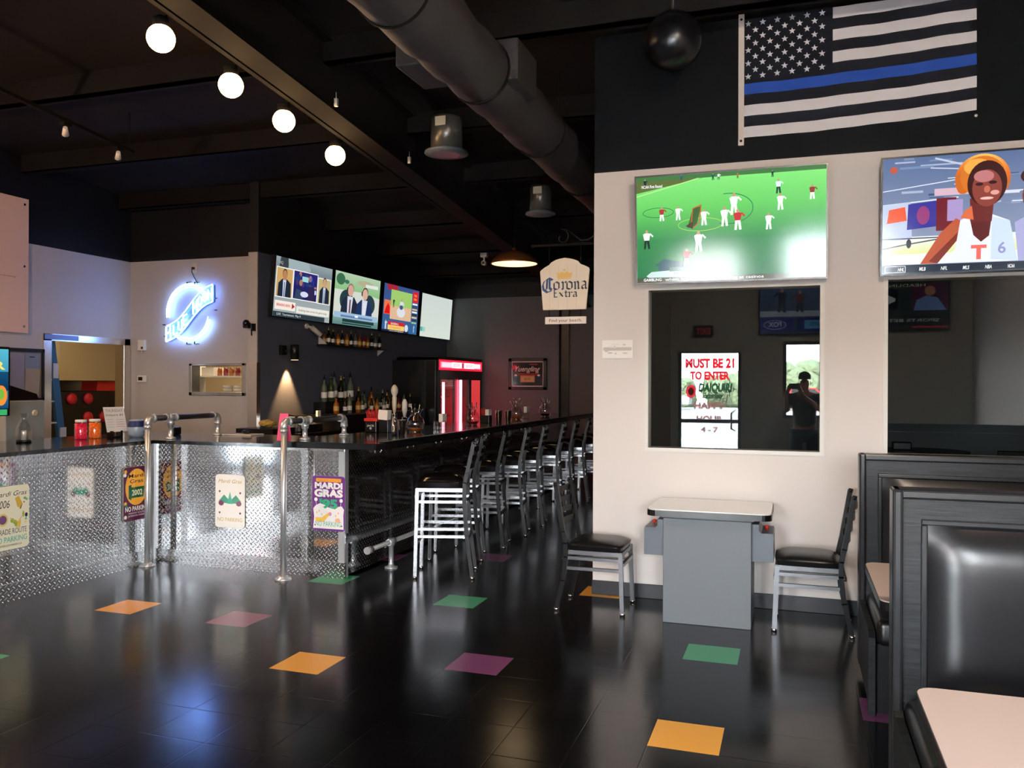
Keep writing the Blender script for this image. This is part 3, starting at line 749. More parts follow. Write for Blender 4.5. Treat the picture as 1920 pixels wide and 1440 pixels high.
def make_seat(name, cat, sz, top, frame, fframe, slats, rungs, pad=.025):
    """ladder-back metal chair or bar stool; faces -x, back at +x; origin on the floor under the seat"""
    t = thing(name, '', cat)
    w = .40; hx = .185; hy = .185
    seatpad(MB(), w, w+.01, sz-.045, sz+pad).build('seat', 'vinyl_gloss' if pad > .05 else 'vinyl', t)
    mb = MB()
    for s in (-1, 1): leg(mb, (-hx+.01, s*(hy-.005), sz-.06), (hx+.01, s*(hy-.005), sz-.06), .024, .03)
    for x in (-hx, hx): leg(mb, (x, -hy, sz-.06), (x, hy, sz-.06), .024, .03)
    mb.build('seat_frame', fframe, t)
    for s in (-1, 1):
        mb = MB(); leg(mb, (-hx-.015, s*(hy+.005), .02), (-hx, s*hy, sz-.05), .028, .028); o = mb.build('leg', fframe, t)
        ft = MB().lathe([(.018, 0), (.019, .022)], (-hx-.016, s*(hy+.005), 0), 10).build('foot', 'chrome', o)
        mb = MB()
        pts = [(hx+.075, .02), (hx+.03, sz*.45), (hx+.01, sz*.8), (hx+.012, sz), (hx+.03, sz+.08), (hx+.085, top)]
        for (a, za), (b, zb) in zip(pts, pts[1:]): leg(mb, (a, s*(hy+.008), za-.004), (b, s*(hy+.008), zb+.004), .03, .026)
        mb.tube([(hx+.085, s*(hy+.008), top-.012), (hx+.09, s*(hy+.008), top+.012)], .015, 10)
        o = mb.build('leg', frame, t)
        MB().lathe([(.018, 0), (.02, .022)], (hx+.077, s*(hy+.008), 0), 10).build('foot', 'chrome', o)
    for k in range(slats):
        f = (k+.6)/slats; z = sz+.09+(top-sz-.12)*f; x = hx+.032+.055*f
        mb = MB(); n = 6
        for i in range(n):
            y0 = -hy+2*hy*i/n; y1 = -hy+2*hy*(i+1)/n
            b0 = .028*math.sin(PI*i/n); b1 = .028*math.sin(PI*(i+1)/n)
            mb.prism([(x+b0, y0, z-.02), (x+b1, y1, z-.02), (x+b1, y1, z+.02), (x+b0, y0, z+.02)], (.008, 0, 0))
        mb.build('back_slat', frame, t)
    for (z, where) in rungs:
        mb = MB()
        if where == 's':
            leg(mb, (-hx-.008, -hy, z), (hx+.03, -hy, z), .02, .022); mb.build('stretcher', fframe, t)
            mb = MB(); leg(mb, (-hx-.008, hy, z), (hx+.03, hy, z), .02, .022)
        if where == 'f': leg(mb, (-hx-.01, -hy, z), (-hx-.01, hy, z), .022, .022)
        if where == 'b': leg(mb, (hx+.035, -hy, z), (hx+.035, hy, z), .02, .022)
        mb.build('stretcher', fframe if where != 'b' else frame, t)
    return t
stool0 = make_seat('bar_stool', 'bar stool', .775, 1.10, 'chair_frame', 'silver_frame', 3, [(.62, 's'), (.66, 'f'), (.34, 's'), (.28, 'f'), (.40, 's'), (.62, 'b'), (.32, 'b')], .065)
ordn = ['nearest', 'second', 'third', 'fourth', 'fifth', 'sixth', 'seventh', 'eighth', 'ninth', 'tenth']
for k, (x, y, r) in enumerate([(-2.755, 6.40, .30), (-2.93, 7.08, .28), (-2.92, 7.72, .18), (-2.92, 8.40, .2), (-2.92, 9.05, .18), (-2.88, 9.72, .17), (-2.9, 10.4, .15), (-2.9, 11.08, .18), (-2.9, 11.75, .15), (-2.9, 12.45, .2)]):
    s_ = stool0 if k == 0 else copy_tree(stool0)
    place(s_, (x, y, 0), r, 'black and silver ladder-back bar stool, %s from the camera along the bar' % ordn[k], 'bar stools along the bar')
chair0 = make_seat('dining_chair', 'chair', .47, .875, 'chair_frame', 'grey_frame', 4, [(.37, 's'), (.30, 's'), (.34, 'f'), (.36, 'b')])
place(chair0, (.085, 5.80, 0), 0.0, 'black ladder-back metal chair right of the arcade table', 'chairs at the arcade table')
c2 = copy_tree(chair0); place(c2, (-1.30, 5.825, 0), PI, 'black ladder-back metal chair left of the arcade table, its back to the bar', 'chairs at the arcade table')

# arcade table
t = thing('arcade_table', 'grey cocktail arcade cabinet with a glass top between two chairs', 'arcade table', (-.54, 5.8, 0))
MB().box(-.82, -.257, 5.585, 6.03, .0, .69, .004).build('body', 'arcade', t)
MB().box(-.835, -.242, 5.60, 6.02, .69, .712).build('neck', 'black_plastic', t)
def rslab(x0, x1, y0, y1, z0, z1, r):
    pts = []
    for (cx, cy, a0) in ((x1-r, y1-r, 0), (x0+r, y1-r, 90), (x0+r, y0+r, 180), (x1-r, y0+r, 270)):
        for k in range(6):
            a = math.radians(a0+18*k); pts.append((cx+r*math.cos(a), cy+r*math.sin(a), z0))
    mb = MB(); mb.prism(pts, (0, 0, z1-z0)); return mb
rslab(-.92, -.13, 5.5, 6.11, .712, .75, .06).build('tabletop', 'black_plastic', t)
rslab(-.915, -.135, 5.505, 6.105, .75, .757, .06).build('glass_top', 'glass_top', t)
for s, x in ((-1, -.82), (1, -.257)):
    mb = MB()
    pts = [(x, 5.64, .43), (x+s*.135, 5.64, .43), (x+s*.135, 5.64, .60), (x+s*.13, 5.64, .615), (x+s*.06, 5.64, .615), (x+s*.045, 5.64, .63), (x+s*.045, 5.64, .67), (x, 5.64, .67)]
    mb.prism(pts, (0, .33, 0)); o = mb.build('control_box', 'arcade_dark', t)
    MB().lathe([(.006, .59), (.006, .625)], (x+s*.09, 5.80, 0), 8).sphere((x+s*.09, 5.80, .632), .014, 12).build('joystick', 'red_plastic', o)

# ---------------------------------------------------------------- booths
def booth(y, lab):
    """panel front face at y (towards the viewer), seat in front of it"""
    x0, x1, zt = .335, 2.38, 1.2
    t = thing('booth_bench', lab, 'booth', (1.3, y, 0), 'restaurant booths along the right wall')
    MB().box(x0+.03, x1, y+.0, y+.06, .06, zt-.03).build('back_panel', 'wood', t)
    mb = MB().box(x0, x1, y-.02, y+.085, zt-.035, zt, .008)
    mb.build('top_moulding', 'wood_edge', t)
    mb = MB().box(x0, x0+.035, y-.03, y+.09, .06, zt, .01); mb.build('end_post', 'wood_edge', t)
    # end panel of the seat
    yf = y-.60
    MB().prism([(x0+.005, y-.01, .06), (x0+.005, y-.01, .42), (x0+.005, y-.06, .40), (x0+.005, yf+.03, .40), (x0+.005, yf, .37), (x0+.005, yf, 0), (x0+.005, yf+.06, 0), (x0+.005, yf+.10, .06)], (.03, 0, 0)).build('end_panel', 'wood', t)
    MB().box(x0+.04, x1, yf+.05, y-.0, .0, .33).build('seat_base', 'black_trim', t)
    mb = MB().box(x0+.04, x1, yf-.005, y-.01, .33, .46, .035, 4)
    for f in mb.bm.faces: f.smooth = True
    mb.build('seat_cushion', 'vinyl', t)
    for (yy, dr) in ((y, -1),):
        # moulded frame round the upholstery
        a, b, lo, hi = x0+.115, x1-.1, .47, 1.075
        mb = MB()
        for q in ((a-.02, b+.02, lo-.02, lo), (a-.02, b+.02, hi, hi+.02), (a-.02, a, lo, hi), (b, b+.02, lo, hi)): mb.box(q[0], q[1], yy-.014, yy+.004, q[2], q[3], .004)
        mb.build('pad_moulding', 'wood_edge', t)
        mb = MB(); nx, nz = 34, 14; vs = {}
        for i in range(nx+1):
            for j in range(nz+1):
                # finer spacing near the borders
                fx = i/nx; fz = j/nz
                X = a+(b-a)*fx; Z = lo+(hi-lo)*fz
                e = min((X-a)/.14, (b-X)/.14, 1); g = min((Z-lo)/.14, (hi-Z)/.14, 1)
                q = math.sin(max(0, e)*PI/2)**.7*math.sin(max(0, g)*PI/2)**.7
                vs[i, j] = mb.bm.verts.new((X, yy-.004-.05*q, Z))
        for i in range(nx):
            for j in range(nz):
                f = mb.bm.faces.new((vs[i, j], vs[i+1, j], vs[i+1, j+1], vs[i, j+1])); f.smooth = True
        mb.build('back_cushion', 'vinyl', t)
    MB().box(x0+.05, x1, y+.09, y+.12, 0, .13).build('plinth', 'black_trim', t)
    return t
booth(3.30, 'nearer booth bench with a black upholstered back in dark oak, right foreground')
booth(4.93, 'farther booth bench in dark oak with black upholstered back, against the window wall')
def booth_table(y0, y1, lab):
    t = thing('booth_table', lab, 'table', (1.2, (y0+y1)/2, 0), 'tables in the booths')
    rslab(.315, 2.3, y0, y1, .705, .738, .05).build('table_edge', 'black_plastic', t)
    rslab(.318, 2.297, y0+.003, y1-.003, .738, .742, .05).build('tabletop', 'laminate', t)
    ym = (y0+y1)/2
    for x in (.9, 1.9): MB().lathe([(.04, .03), (.035, .06), (.035, .70), (.06, .705)], (x, ym, 0), 16).box(x-.27, x+.27, ym-.035, ym+.035, 0, .035, .008).box(x-.035, x+.035, ym-.27, ym+.27, 0, .035, .008).build('pedestal', 'chair_frame', t)
booth_table(1.80, 2.55, 'pale pink laminate booth table in the bottom right corner')
booth_table(3.50, 4.27, 'pale pink laminate table beyond the nearer booth bench')

# ================================================================ TELEVISIONS
def tv(lab, o, U, V, draw, m='screen', bez=.012, depth=.045, bm_='tv_bezel', group=None, wall=None):
    """o: lower left corner of the screen as its viewer sees it"""
    o, U, V = Vector(o), Vector(U), Vector(V); n = U.cross(V).normalized()
    u, v = U.normalized(), V.normalized()
    c = o+U/2
    t = thing('television', lab, 'television', c, group)
    mb = MB()
    mb.prism([o-u*bez-v*bez, o+U+u*bez-v*bez, o+U+u*bez+V+v*bez, o-u*bez+V+v*bez], -n*depth)
    mb.build('casing', bm_, t)
    mb = MB()
    def bar(p, a, b): mb.prism([p, p+a, p+a+b, p+b], n*.006)
    bar(o-u*bez-v*bez, U+2*bez*u, v*bez); bar(o-u*bez+V, U+2*bez*u, v*bez); bar(o-u*bez, u*bez, V); bar(o+U, u*bez, V)
    mb.build('bezel', bm_, t)
    q = o+U*.5+V*.5-n*(depth-.008)
    if wall[0] == 'x': MB().box(wall[1], q.x, q.y-.2, q.y+.2, q.z-.15, q.z+.15).build('wall_bracket', 'black_plastic', t)
    else: MB().box(q.x-.2, q.x+.2, min(wall[1], q.y), max(wall[1], q.y), q.z-.15, q.z+.15).build('wall_bracket', 'black_plastic', t)
    ar = Art(o, U, V); draw(ar); ar.build('screen', m, t)
    return t
Wt = C(250, 250, 250)
def d_news(a):
    a.rect(0, 0, 1, 1, C(170, 178, 180), C(120, 132, 138))
    a.rect(0, .82, 1, 1, C(120, 135, 142), C(150, 165, 170)); a.poly([(.06, .84), (.2, .8), (.22, 1), (.08, 1)], C(60, 66, 70)); a.text('HQ', .06, .88, .05, C(190, 195, 195))
    a.poly([(.22, .78), (.6, .86), (.55, 1), (.2, 1)], C(160, 178, 182))
    for (u0, u1, lo, hi, bg, sk) in ((.03, .29, .34, .82, C(205, 165, 105), C(190, 130, 90)), (.75, .98, .34, .78, C(195, 180, 130), C(205, 160, 130))):
        a.rect(u0-.01, lo-.015, u1+.01, hi+.015, Wt); a.rect(u0, lo, u1, hi, bg)
        m_ = (u0+u1)/2; w = u1-u0
        a.poly([(u0+.1*w, lo), (u1-.06*w, lo), (u1-.1*w, lo+.24), (m_+.15*w, lo+.3), (m_-.15*w, lo+.3), (u0+.12*w, lo+.22)], C(34, 42, 58))
        a.poly([(m_-.08*w, lo), (m_+.06*w, lo), (m_+.1*w, lo+.29), (m_-.1*w, lo+.29)], C(205, 215, 230)); a.poly([(m_-.03*w, lo), (m_+.03*w, lo), (m_+.02*w, lo+.25), (m_-.02*w, lo+.25)], C(50, 80, 130))
        a.ell(m_, lo+.385, .15*w, .09, C(80, 62, 48)); a.ell(m_, lo+.365, .135*w, .085, sk)
    a.rect(.3, .33, .735, .84, Wt); a.rect(.31, .345, .725, .825, C(30, 30, 90), C(45, 40, 120))
    random.seed(3)
    for k in range(26): a.ell(random.uniform(.33, .7), random.uniform(.38, .78), random.uniform(.012, .035), random.uniform(.02, .06), random.choice([C(90, 110, 200), C(200, 205, 230), C(60, 60, 110), C(180, 120, 110), C(30, 60, 120), C(40, 45, 60)]), 10)
    a.rect(.45, .66, .56, .75, C(160, 215, 215))
    a.poly([(.33, .35), (.46, .35), (.45, .5), (.36, .52)], C(50, 70, 100)); a.poly([(.55, .35), (.68, .35), (.68, .56), (.58, .58)], C(48, 40, 80)); a.ell(.5, .44, .07, .05, C(215, 220, 240))
    a.rect(.02, .12, .36, .27, C(245, 236, 225)); a.rect(.04, .165, .30, .235, C(250, 225, 215)); a.text('BREAKING NEWS', .05, .18, .04, C(200, 60, 50), bold=.02, width=.22)
    a.poly([(.3, .15), (.35, .2), (.3, .25)], C(180, 40, 40))
    a.rect(.38, .10, .98, .22, C(235, 232, 222)); a.text('breaking news across the game today', .42, .14, .04, C(60, 60, 60), width=.52)
    a.rect(0, 0, .9, .085, C(45, 60, 68)); a.text('LIVE  Tournament  May 4', .06, .025, .04, C(220, 225, 225), width=.4)
def d_two(a):
    a.rect(0, 0, 1, 1, C(200, 215, 205), C(205, 220, 210)); a.rect(0, .6, 1, 1, C(130, 190, 120), C(180, 205, 175))
    a.poly([(0, .2), (1, .2), (1, .62), (.6, .68), (0, .66)], C(212, 218, 208)); a.ell(.12, .86, .09, .11, C(60, 110, 80)); a.ell(.25, .83, .05, .04, C(60, 120, 95)); a.ell(.66, .86, .18, .06, C(180, 175, 140)); a.poly([(.66, .8), (.95, .8), (.95, .87), (.66, .86)], C(225, 232, 225))
    for (m_, hh, suit, hair, tie, skin) in ((.34, .0, C(34, 42, 62), C(150, 120, 110), C(120, 70, 90), C(215, 165, 150)), (.66, -.02, C(30, 52, 96), C(90, 70, 60), C(225, 230, 240), C(220, 175, 155))):
        a.ell(m_+(.1 if m_ > .5 else -.08), .48+hh, .14, .2, C(40, 62, 70))
        a.poly([(m_-.2, .12), (m_+.19, .12), (m_+.17, .42+hh), (m_+.08, .56+hh), (m_-.08, .56+hh), (m_-.17, .46+hh)], suit)
        a.poly([(m_-.05, .2), (m_+.03, .2), (m_+.06, .56+hh), (m_-.06, .56+hh)], C(215, 220, 232)); a.poly([(m_-.02, .2), (m_+.015, .2), (m_+.015, .5+hh), (m_-.015, .5+hh)], tie)
        a.ell(m_, .70+hh, .068, .115, hair); a.ell(m_-.065, .68+hh, .02, .05, C(40, 40, 45)); a.ell(m_, .675+hh, .06, .11, skin)
    a.rect(0, 0, 1, .16, C(90, 130, 125), C(130, 165, 160)); a.rect(.02, .13, .98, .24, C(160, 190, 215)); a.rect(.16, .15, .86, .19, C(100, 130, 180)); a.rect(.2, .06, .9, .12, C(30, 60, 60)); a.rect(.2, .02, .85, .045, C(30, 60, 60)); a.rect(.46, .17, .53, .21, Wt)
def d_base(a):
    B = C(50, 100, 150)
    a.rect(0, 0, 1, 1, B, C(60, 84, 140)); a.poly([(.1, .88), (.4, .88), (.36, 1), (.08, 1)], C(170, 40, 60))
    a.rect(.2, .27, .8, .9, C(225, 185, 150)); a.rect(.2, .56, .8, .9, C(160, 205, 110))
    a.man(.5, .34, .4, C(215, 225, 240), C(215, 225, 240)); a.man(.28, .52, .2, C(50, 50, 60), C(90, 80, 70)); a.ell(.5, .44, .12, .11, C(222, 225, 232)); a.ell(.5, .55, .05, .05, C(60, 90, 130))
    a.rect(.03, .36, .2, .66, C(235, 120, 80)); a.poly([(.04, .37), (.19, .37), (.18, .52), (.13, .6), (.08, .5)], C(225, 20, 20))
    a.rect(.82, .72, .98, .96, C(225, 30, 50)); a.text('TEX', .85, .85, .045, C(255, 220, 90), width=.09); a.text('SEA', .85, .77, .045, C(255, 220, 90), width=.09)
    for k, c_ in enumerate((Wt, C(50, 70, 110), C(220, 190, 130), Wt, C(40, 40, 40), C(230, 200, 150), C(40, 50, 50), C(150, 200, 160))): a.rect(.82, .66-.06*k, .97, .695-.06*k, c_)
    a.rect(.16, .04, .62, .2, C(250, 205, 110)); a.rect(.16, .14, .62, .22, C(205, 40, 50)); a.text('BASEBALL', .24, .155, .04, Wt, width=.22); a.text('STANDINGS', .22, .07, .04, C(200, 110, 50), width=.3)
    a.man(.1, .04, .2, C(215, 225, 235), C(225, 230, 240)); a.ell(.68, .11, .05, .08, C(215, 225, 240)); a.man(.9, .04, .17, C(140, 190, 225), C(150, 190, 220))
    a.rect(0, 0, .75, .035, C(30, 34, 60)); a.text('scores and highlights', .2, .01, .02, Wt, width=.4)
def d_blank(a):
    a.rect(0, 0, 1, 1, C(214, 224, 212), C(206, 214, 210)); a.rect(0, .12, .12, .22, C(90, 178, 170)); a.rect(.08, .12, .16, .22, C(160, 205, 198))
wb = XB+.115; tl = .035
for (y0, z0, w, d, lab, draw) in ((8.80, 2.40, 1.32, 0, 'leftmost television over the bar, showing framed news pictures', d_news), (10.20, 2.405, 1.33, 0, 'second television over the bar, two men in suits on screen', d_two),
                                 (11.66, 2.40, 1.27, 0, 'third television over the bar, showing a baseball game', d_base), (13.05, 2.39, 1.33, 0, 'fourth television over the bar with a blank pale screen', d_blank)):
    tv(lab, (wb-.03, y0, z0), (0, w, 0), (.055, 0, .735), draw, group='televisions over the bar', wall=('x', XB+.0015))
def d_lax(a):
    G1, G2 = C(56, 150, 70), C(130, 225, 110)
    a.rect(0, 0, 1, .4, C(40, 120, 75), C(52, 140, 78)); a.rect(0, .4, 1, .7, C(52, 140, 78), C(105, 205, 100)); a.rect(0, .7, 1, 1, C(105, 205, 100), C(135, 232, 125))
    a.poly([(0, .85), (0, 1), (.5, 1)], C(96, 110, 60)); a.line([(0, .82), (.42, .99)], .006, C(190, 240, 150))
    a.rect(0, .96, 1, 1, C(70, 120, 70))
    pts = [(.12+.085*math.cos(k*PI/16), .66+.045*math.sin(k*PI/16)) for k in range(33)]; a.line(pts, .004, C(30, 110, 70))
    pts = [(.35+.12*math.cos(k*PI/16), .53+.06*math.sin(k*PI/16)) for k in range(33)]; a.line(pts, .004, C(160, 220, 90))
    pts = [(.5+.13*math.cos(k*PI/16), .66+.14*math.sin(k*PI/16)) for k in range(-10, 10)]; a.line(pts, .005, C(30, 110, 80))
    a.poly([(.28, .5), (.33, .52), (.355, .7), (.31, .68)], C(60, 100, 50)); a.line([(.3, .5), (.31, .68), (.355, .71), (.345, .55), (.31, .5)], .007, C(200, 90, 40)); a.poly([(.27, .52), (.31, .49), (.31, .56)], C(70, 60, 30))
    for (u, v, h, tp, lg) in ((.14, .58, .13, C(170, 60, 60), Wt), (.23, .58, .13, Wt, Wt), (.37, .52, .15, Wt, Wt), (.48, .50, .18, Wt, Wt), (.53, .6, .2, Wt, Wt), (.55, .46, .19, C(205, 40, 50), Wt), (.34, .27, .2, Wt, Wt), (.275, .14, .17, C(200, 50, 60), Wt),
                              (.77, .62, .15, Wt, Wt), (.71, .45, .15, Wt, Wt), (.76, .77, .13, C(220, 235, 240), C(20, 60, 50)), (.93, .70, .13, C(150, 60, 60), Wt), (.055, .32, .18, Wt, C(20, 50, 40)), (.05, .9, .08, C(30, 50, 60), C(30, 50, 40)),
                              (.25, .95, .05, C(40, 90, 140), C(40, 70, 90)), (.42, .93, .06, C(20, 90, 90), C(20, 60, 60)), (.45, .93, .06, Wt, C(60, 90, 80)), (.55, .93, .05, C(180, 110, 60), C(100, 80, 40)), (.73, .92, .06, C(20, 70, 60), C(20, 60, 50))): a.man(u, v, h, tp, lg)
    a.text('NCAA First Round', .03, .895, .028, Wt, bold=.02, width=.115)
    a.poly([(.1, .16), (.15, .22), (.26, .18), (.26, .06), (.12, .08), (.12, .15)], C(50, 95, 100)); a.poly([(.05, .06), (.08, .1), (.3, .12), (.3, .06), (.26, .02), (.08, .03)], C(200, 225, 225)); a.rect(.18, .1, .26, .14, C(80, 130, 110))
    a.text('34', .2, .065, .03, C(70, 110, 120), shear=.3)
    a.rect(0, 0, 1, .045, C(80, 84, 66)); a.text('GAMBLING', .035, .012, .026, Wt, bold=.02, width=.1); a.text('which legalized sports betting at casinos', .155, .012, .026, Wt, bold=.01, width=.53); a.rect(.86, .05, .92, .075, C(240, 240, 235)); a.text('ESPN', .87, .054, .016, C(200, 60, 50), width=.04)
def d_runner(a):
    a.rect(0, 0, 1, 1, C(150, 160, 185), C(90, 110, 150))
    random.seed(5)
    for k in range(30):
        v = random.uniform(.5, .98); u = random.uniform(0, .6); a.rect(u, v, u+random.uniform(.04, .2), v+random.uniform(.006, .02), random.choice([C(60, 84, 120), C(170, 180, 205), C(215, 220, 235), C(120, 140, 175)]))
    a.line([(.24, .98), (.5, .84)], .012, C(190, 200, 220)); a.line([(.22, .9), (.46, .86)], .008, C(190, 200, 220)); a.line([(0, .72), (.4, .80)], .006, C(220, 225, 240)); a.line([(0, .60), (.35, .64)], .008, C(225, 228, 240))
    a.ell(.05, .9, .018, .03, C(190, 90, 70)); a.rect(.24, .66, .4, .72, C(215, 180, 195))
    a.rect(0, .16, 1, .32, C(225, 230, 140), C(235, 238, 240)); a.rect(0, .08, 1, .17, C(248, 248, 250))
    a.poly([(0, .28), (.14, .3), (.13, .62), (0, .6)], C(190, 200, 225)); a.poly([(.02, .44), (.115, .46), (.105, .58), (.03, .56)], C(245, 90, 50)); a.poly([(.115, .38), (.25, .40), (.26, .62), (.12, .60)], C(58, 52, 150)); a.ell(.19, .5, .03, .08, C(150, 60, 120))
    a.rect(.25, .36, .34, .64, C(115, 30, 40)); a.rect(.3, .44, .37, .62, C(170, 150, 200)); a.rect(0, .3, .28, .31, C(60, 64, 90)); a.line([(0, .22), (.1, .25), (.3, .3)], .008, C(70, 74, 90)); a.ell(.125, .26, .012, .04, C(40, 50, 50))
    # runner
    a.poly([(.18, .08), (.26, .08), (.36, .3), (.38, .42), (.34, .46), (.27, .34)], C(190, 92, 62)); a.poly([(.22, .1), (.26, .08), (.36, .3), (.36, .36)], C(130, 55, 42))
    a.poly([(.27, .08), (.62, .08), (.58, .42), (.5, .48), (.42, .5), (.36, .44), (.34, .2)], C(232, 236, 250)); a.poly([(.50, .1), (.62, .08), (.58, .42), (.5, .46)], C(205, 222, 245))
    a.poly([(.40, .47), (.5, .46), (.49, .30), (.455, .25), (.42, .31)], C(96, 38, 40)); a.poly([(.41, .42), (.5, .42), (.51, .62), (.4, .62)], C(110, 44, 42)); a.poly([(.36, .46), (.42, .44), (.41, .56), (.38, .52)], C(220, 110, 70))
    
    for k in range(34):
        q = PI*(-.15+1.3*k/33); cc = (.455+.098*math.cos(q), .78+.165*math.sin(q)); t_ = max(0, math.sin(q))
        a.ell(cc[0], cc[1], .026, .045, C(205+40*t_, 105+85*t_*t_, 36+60*t_*t_), 12)
    a.ell(.455, .80, .10, .17, C(214, 118, 40), 28); a.ell(.43, .88, .06, .07, C(240, 170, 76), 20); a.ell(.475, .74, .088, .19, C(60, 26, 26), 28); a.ell(.475, .70, .066, .155, C(140, 66, 56), 28); a.ell(.46, .80, .045, .05, C(190, 120, 120))
    a.ell(.44, .735, .018, .014, C(60, 26, 30), 12); a.ell(.5, .745, .018, .014, C(50, 20, 26), 12); a.ell(.475, .69, .014, .03, C(200, 110, 90), 12); a.ell(.475, .615, .03, .012, C(235, 190, 180), 12); a.ell(.51, .66, .02, .02, C(225, 160, 150), 12)
    a.text('T', .445, .11, .11, C(240, 110, 100), bold=.05, align='C', width=.07); a.text('6', .53, .15, .09, C(150, 150, 200), bold=.02)
    a.poly([(.62, .08), (.8, .08), (.85, .4), (.7, .5), (.6, .4)], C(170, 170, 215)); a.ell(.7, .62, .07, .15, C(120, 60, 50)); a.ell(.7, .78, .08, .08, C(60, 30, 30)); a.rect(.8, .3, 1, .7, C(80, 60, 110))
    a.rect(0, 0, 1, .075, C(30, 44, 60)); a.line([(.015, .012), (.11, .012), (.11, .065), (.015, .065), (.015, .012)], .004, C(220, 225, 230))
    for k, s_ in enumerate(('NHL', 'MLB', 'NFL', 'MLS', 'NBA', 'NCAA', 'PGA')): a.text(s_, .075+.1*k, .022, .03, Wt, bold=.02, shear=.2, width=.03)
    a.rect(0, 0, 1, .01, C(70, 80, 90))
ty = WY-.078
tv('left television on the partition wall, lacrosse match on a green field', (-1.085, ty, 2.312), (1.285, 0, 0), (0, -.082, .745), d_lax, 'screen_bright', .012, .04, 'tv_silver', 'televisions on the partition wall', wall=('y', WY-.0015))
tv('right television on the partition wall, runner in a white vest', (.55, ty, 2.312), (1.28, 0, 0), (0, -.082, .745), d_runner, 'screen_bright', .012, .04, 'tv_bezel', 'televisions on the partition wall', wall=('y', WY-.0015))
# the two on the storefront wall, seen only in the window reflections
def d_fox(a):
    a.rect(0, 0, 1, 1, C(60, 70, 90), C(90, 110, 140)); a.rect(0, .36, 1, .48, C(180, 190, 205)); a.man(.75, .45, .5, C(40, 40, 50), C(40, 40, 50)); a.man(.55, .45, .45, C(120, 60, 60), C(60, 60, 80)); a.poly([(0, .45), (.3, .45), (.24, .95), (0, 1)], C(230, 100, 50))
    a.rect(.62, .04, 1, .33, C(50, 40, 140)); a.ell(.83, .19, .13, .1, C(190, 195, 235)); a.ell(.83, .19, .12, .088, C(50, 40, 140)); a.text('FOX', .83, .15, .1, C(200, 205, 240), bold=.03, align='C', width=.15)
    a.rect(0, .04, .58, .33, C(30, 34, 120)); a.rect(.15, .1, .5, .28, C(90, 160, 205)); a.text('SPORTS', .32, .16, .07, C(30, 40, 90), align='C', width=.22)
def d_vegas(a):
    a.rect(0, 0, 1, 1, C(30, 40, 44), C(50, 60, 62)); a.rect(0, .4, .4, .95, C(90, 40, 70)); a.poly([(.02, .4), (.38, .4), (.34, .62), (.24, .7), (.12, .66)], C(120, 150, 205)); a.ell(.2, .8, .06, .1, C(190, 130, 100))
    a.rect(.55, .42, .85, .85, C(16, 22, 24)); a.poly([(.58, .6), (.7, .5), (.82, .6), (.82, .66), (.7, .76), (.58, .66)], C(220, 230, 225)); a.rect(.0, .1, 1, .3, C(24, 34, 34)); a.text('SPORTS BETTING', .5, .17, .06, C(210, 225, 225), align='C', width=.8); a.rect(0, .04, .4, .08, C(200, 40, 40)); a.text('HEADLINES', .5, .89, .06, C(220, 220, 160), align='C', width=.5)
tv('television on the storefront wall, seen reflected in the left interior window', (.78, FY+.08, 2.35), (-1.28, 0, 0), (0, .0, .72), d_fox, 'screen', group='televisions on the storefront wall', wall=('y', FY+.0015))
tv('television on the storefront wall, seen reflected in the right interior window', (2.08, FY+.08, 2.38), (-1.2, 0, 0), (0, .0, .70), d_vegas, 'screen', group='televisions on the storefront wall', wall=('y', FY+.0015))
t = thing('exit_sign', 'red exit sign over the entrance door, seen in reflection', 'sign', (-1.36, FY+.03, 2.35))
MB().box(-1.5, -1.2, FY+.003, FY+.05, 2.32, 2.5, .005).build('housing', 'black_plastic', t)
ar = Art((-1.21, FY+.05, 2.33), (-.28, 0, 0), (0, 0, .16)); ar.text('EXIT', .5, .2, .6, C(200, 30, 30), bold=.03, align='C', width=.8); ar.build('letters', 'screen', t)

# ================================================================ ON THE PARTITION WALL
# flag
t = thing('flag', 'black and white american flag with one blue stripe pinned high on the wall', 'flag', (.37, WY-.01, 3.3))
fx0, fx1, fz0, fz1 = -.345, 1.12, 3.33, 4.16
bm = bmesh.new(); cl = bm.loops.layers.float_color.new('Col'); nx, ns = 60, 13
def fwav(x, z): return WY-.012-.006*math.sin(x*9+z*3)-.004*math.sin(x*23-z*5)
NS = 11
def fz(i, x):      # stripe borders; the cloth sags a little in the middle
    f = (x-fx0)/(fx1-fx0)
    lo = 3.322+.05*f-.012*math.sin(f*PI); hi = 4.160+.03*f-.006*math.sin(f*PI)
    return lo+(hi-lo)*i/NS
for i in range(NS):
    for k in range(nx):
        xa = fx0+(fx1-fx0)*k/nx; xb = fx0+(fx1-fx0)*(k+1)/nx
        c = C(42, 72, 150) if i == 4 else C(234, 230, 232) if i % 2 == 0 else C(26, 25, 30)
        if (xa+xb)/2 < .232 and i >= 5: c = C(24, 24, 30)
        vs = [bm.verts.new((x, fwav(x, z), z)) for x, z in ((xa, fz(i, xa)), (xb, fz(i, xb)), (xb, fz(i+1, xb)), (xa, fz(i+1, xa)))]
        f = bm.faces.new(vs)
        for l in f.loops: l[cl] = c
def star(cx, cz, r):
    pts = []
    for k in range(10):
        a = PI/2+k*PI/5; q = r if k % 2 == 0 else r*.42; pts.append((cx+q*math.cos(a), cz+q*math.sin(a)))
    c0 = bm.verts.new((cx, WY-.026, cz)); vs = [bm.verts.new((x, WY-.024, z)) for x, z in pts]
    for k in range(10):
        f = bm.faces.new((c0, vs[k], vs[(k+1) % 10]))
        for l in f.loops: l[cl] = C(228, 226, 230)
for r_ in range(9):
    n = 6 if r_ % 2 == 0 else 5
    for c_ in range(n): star(-.318+.098*c_+(0 if n == 6 else .049), 4.122-.0466*r_+.012*c_/5, .024)
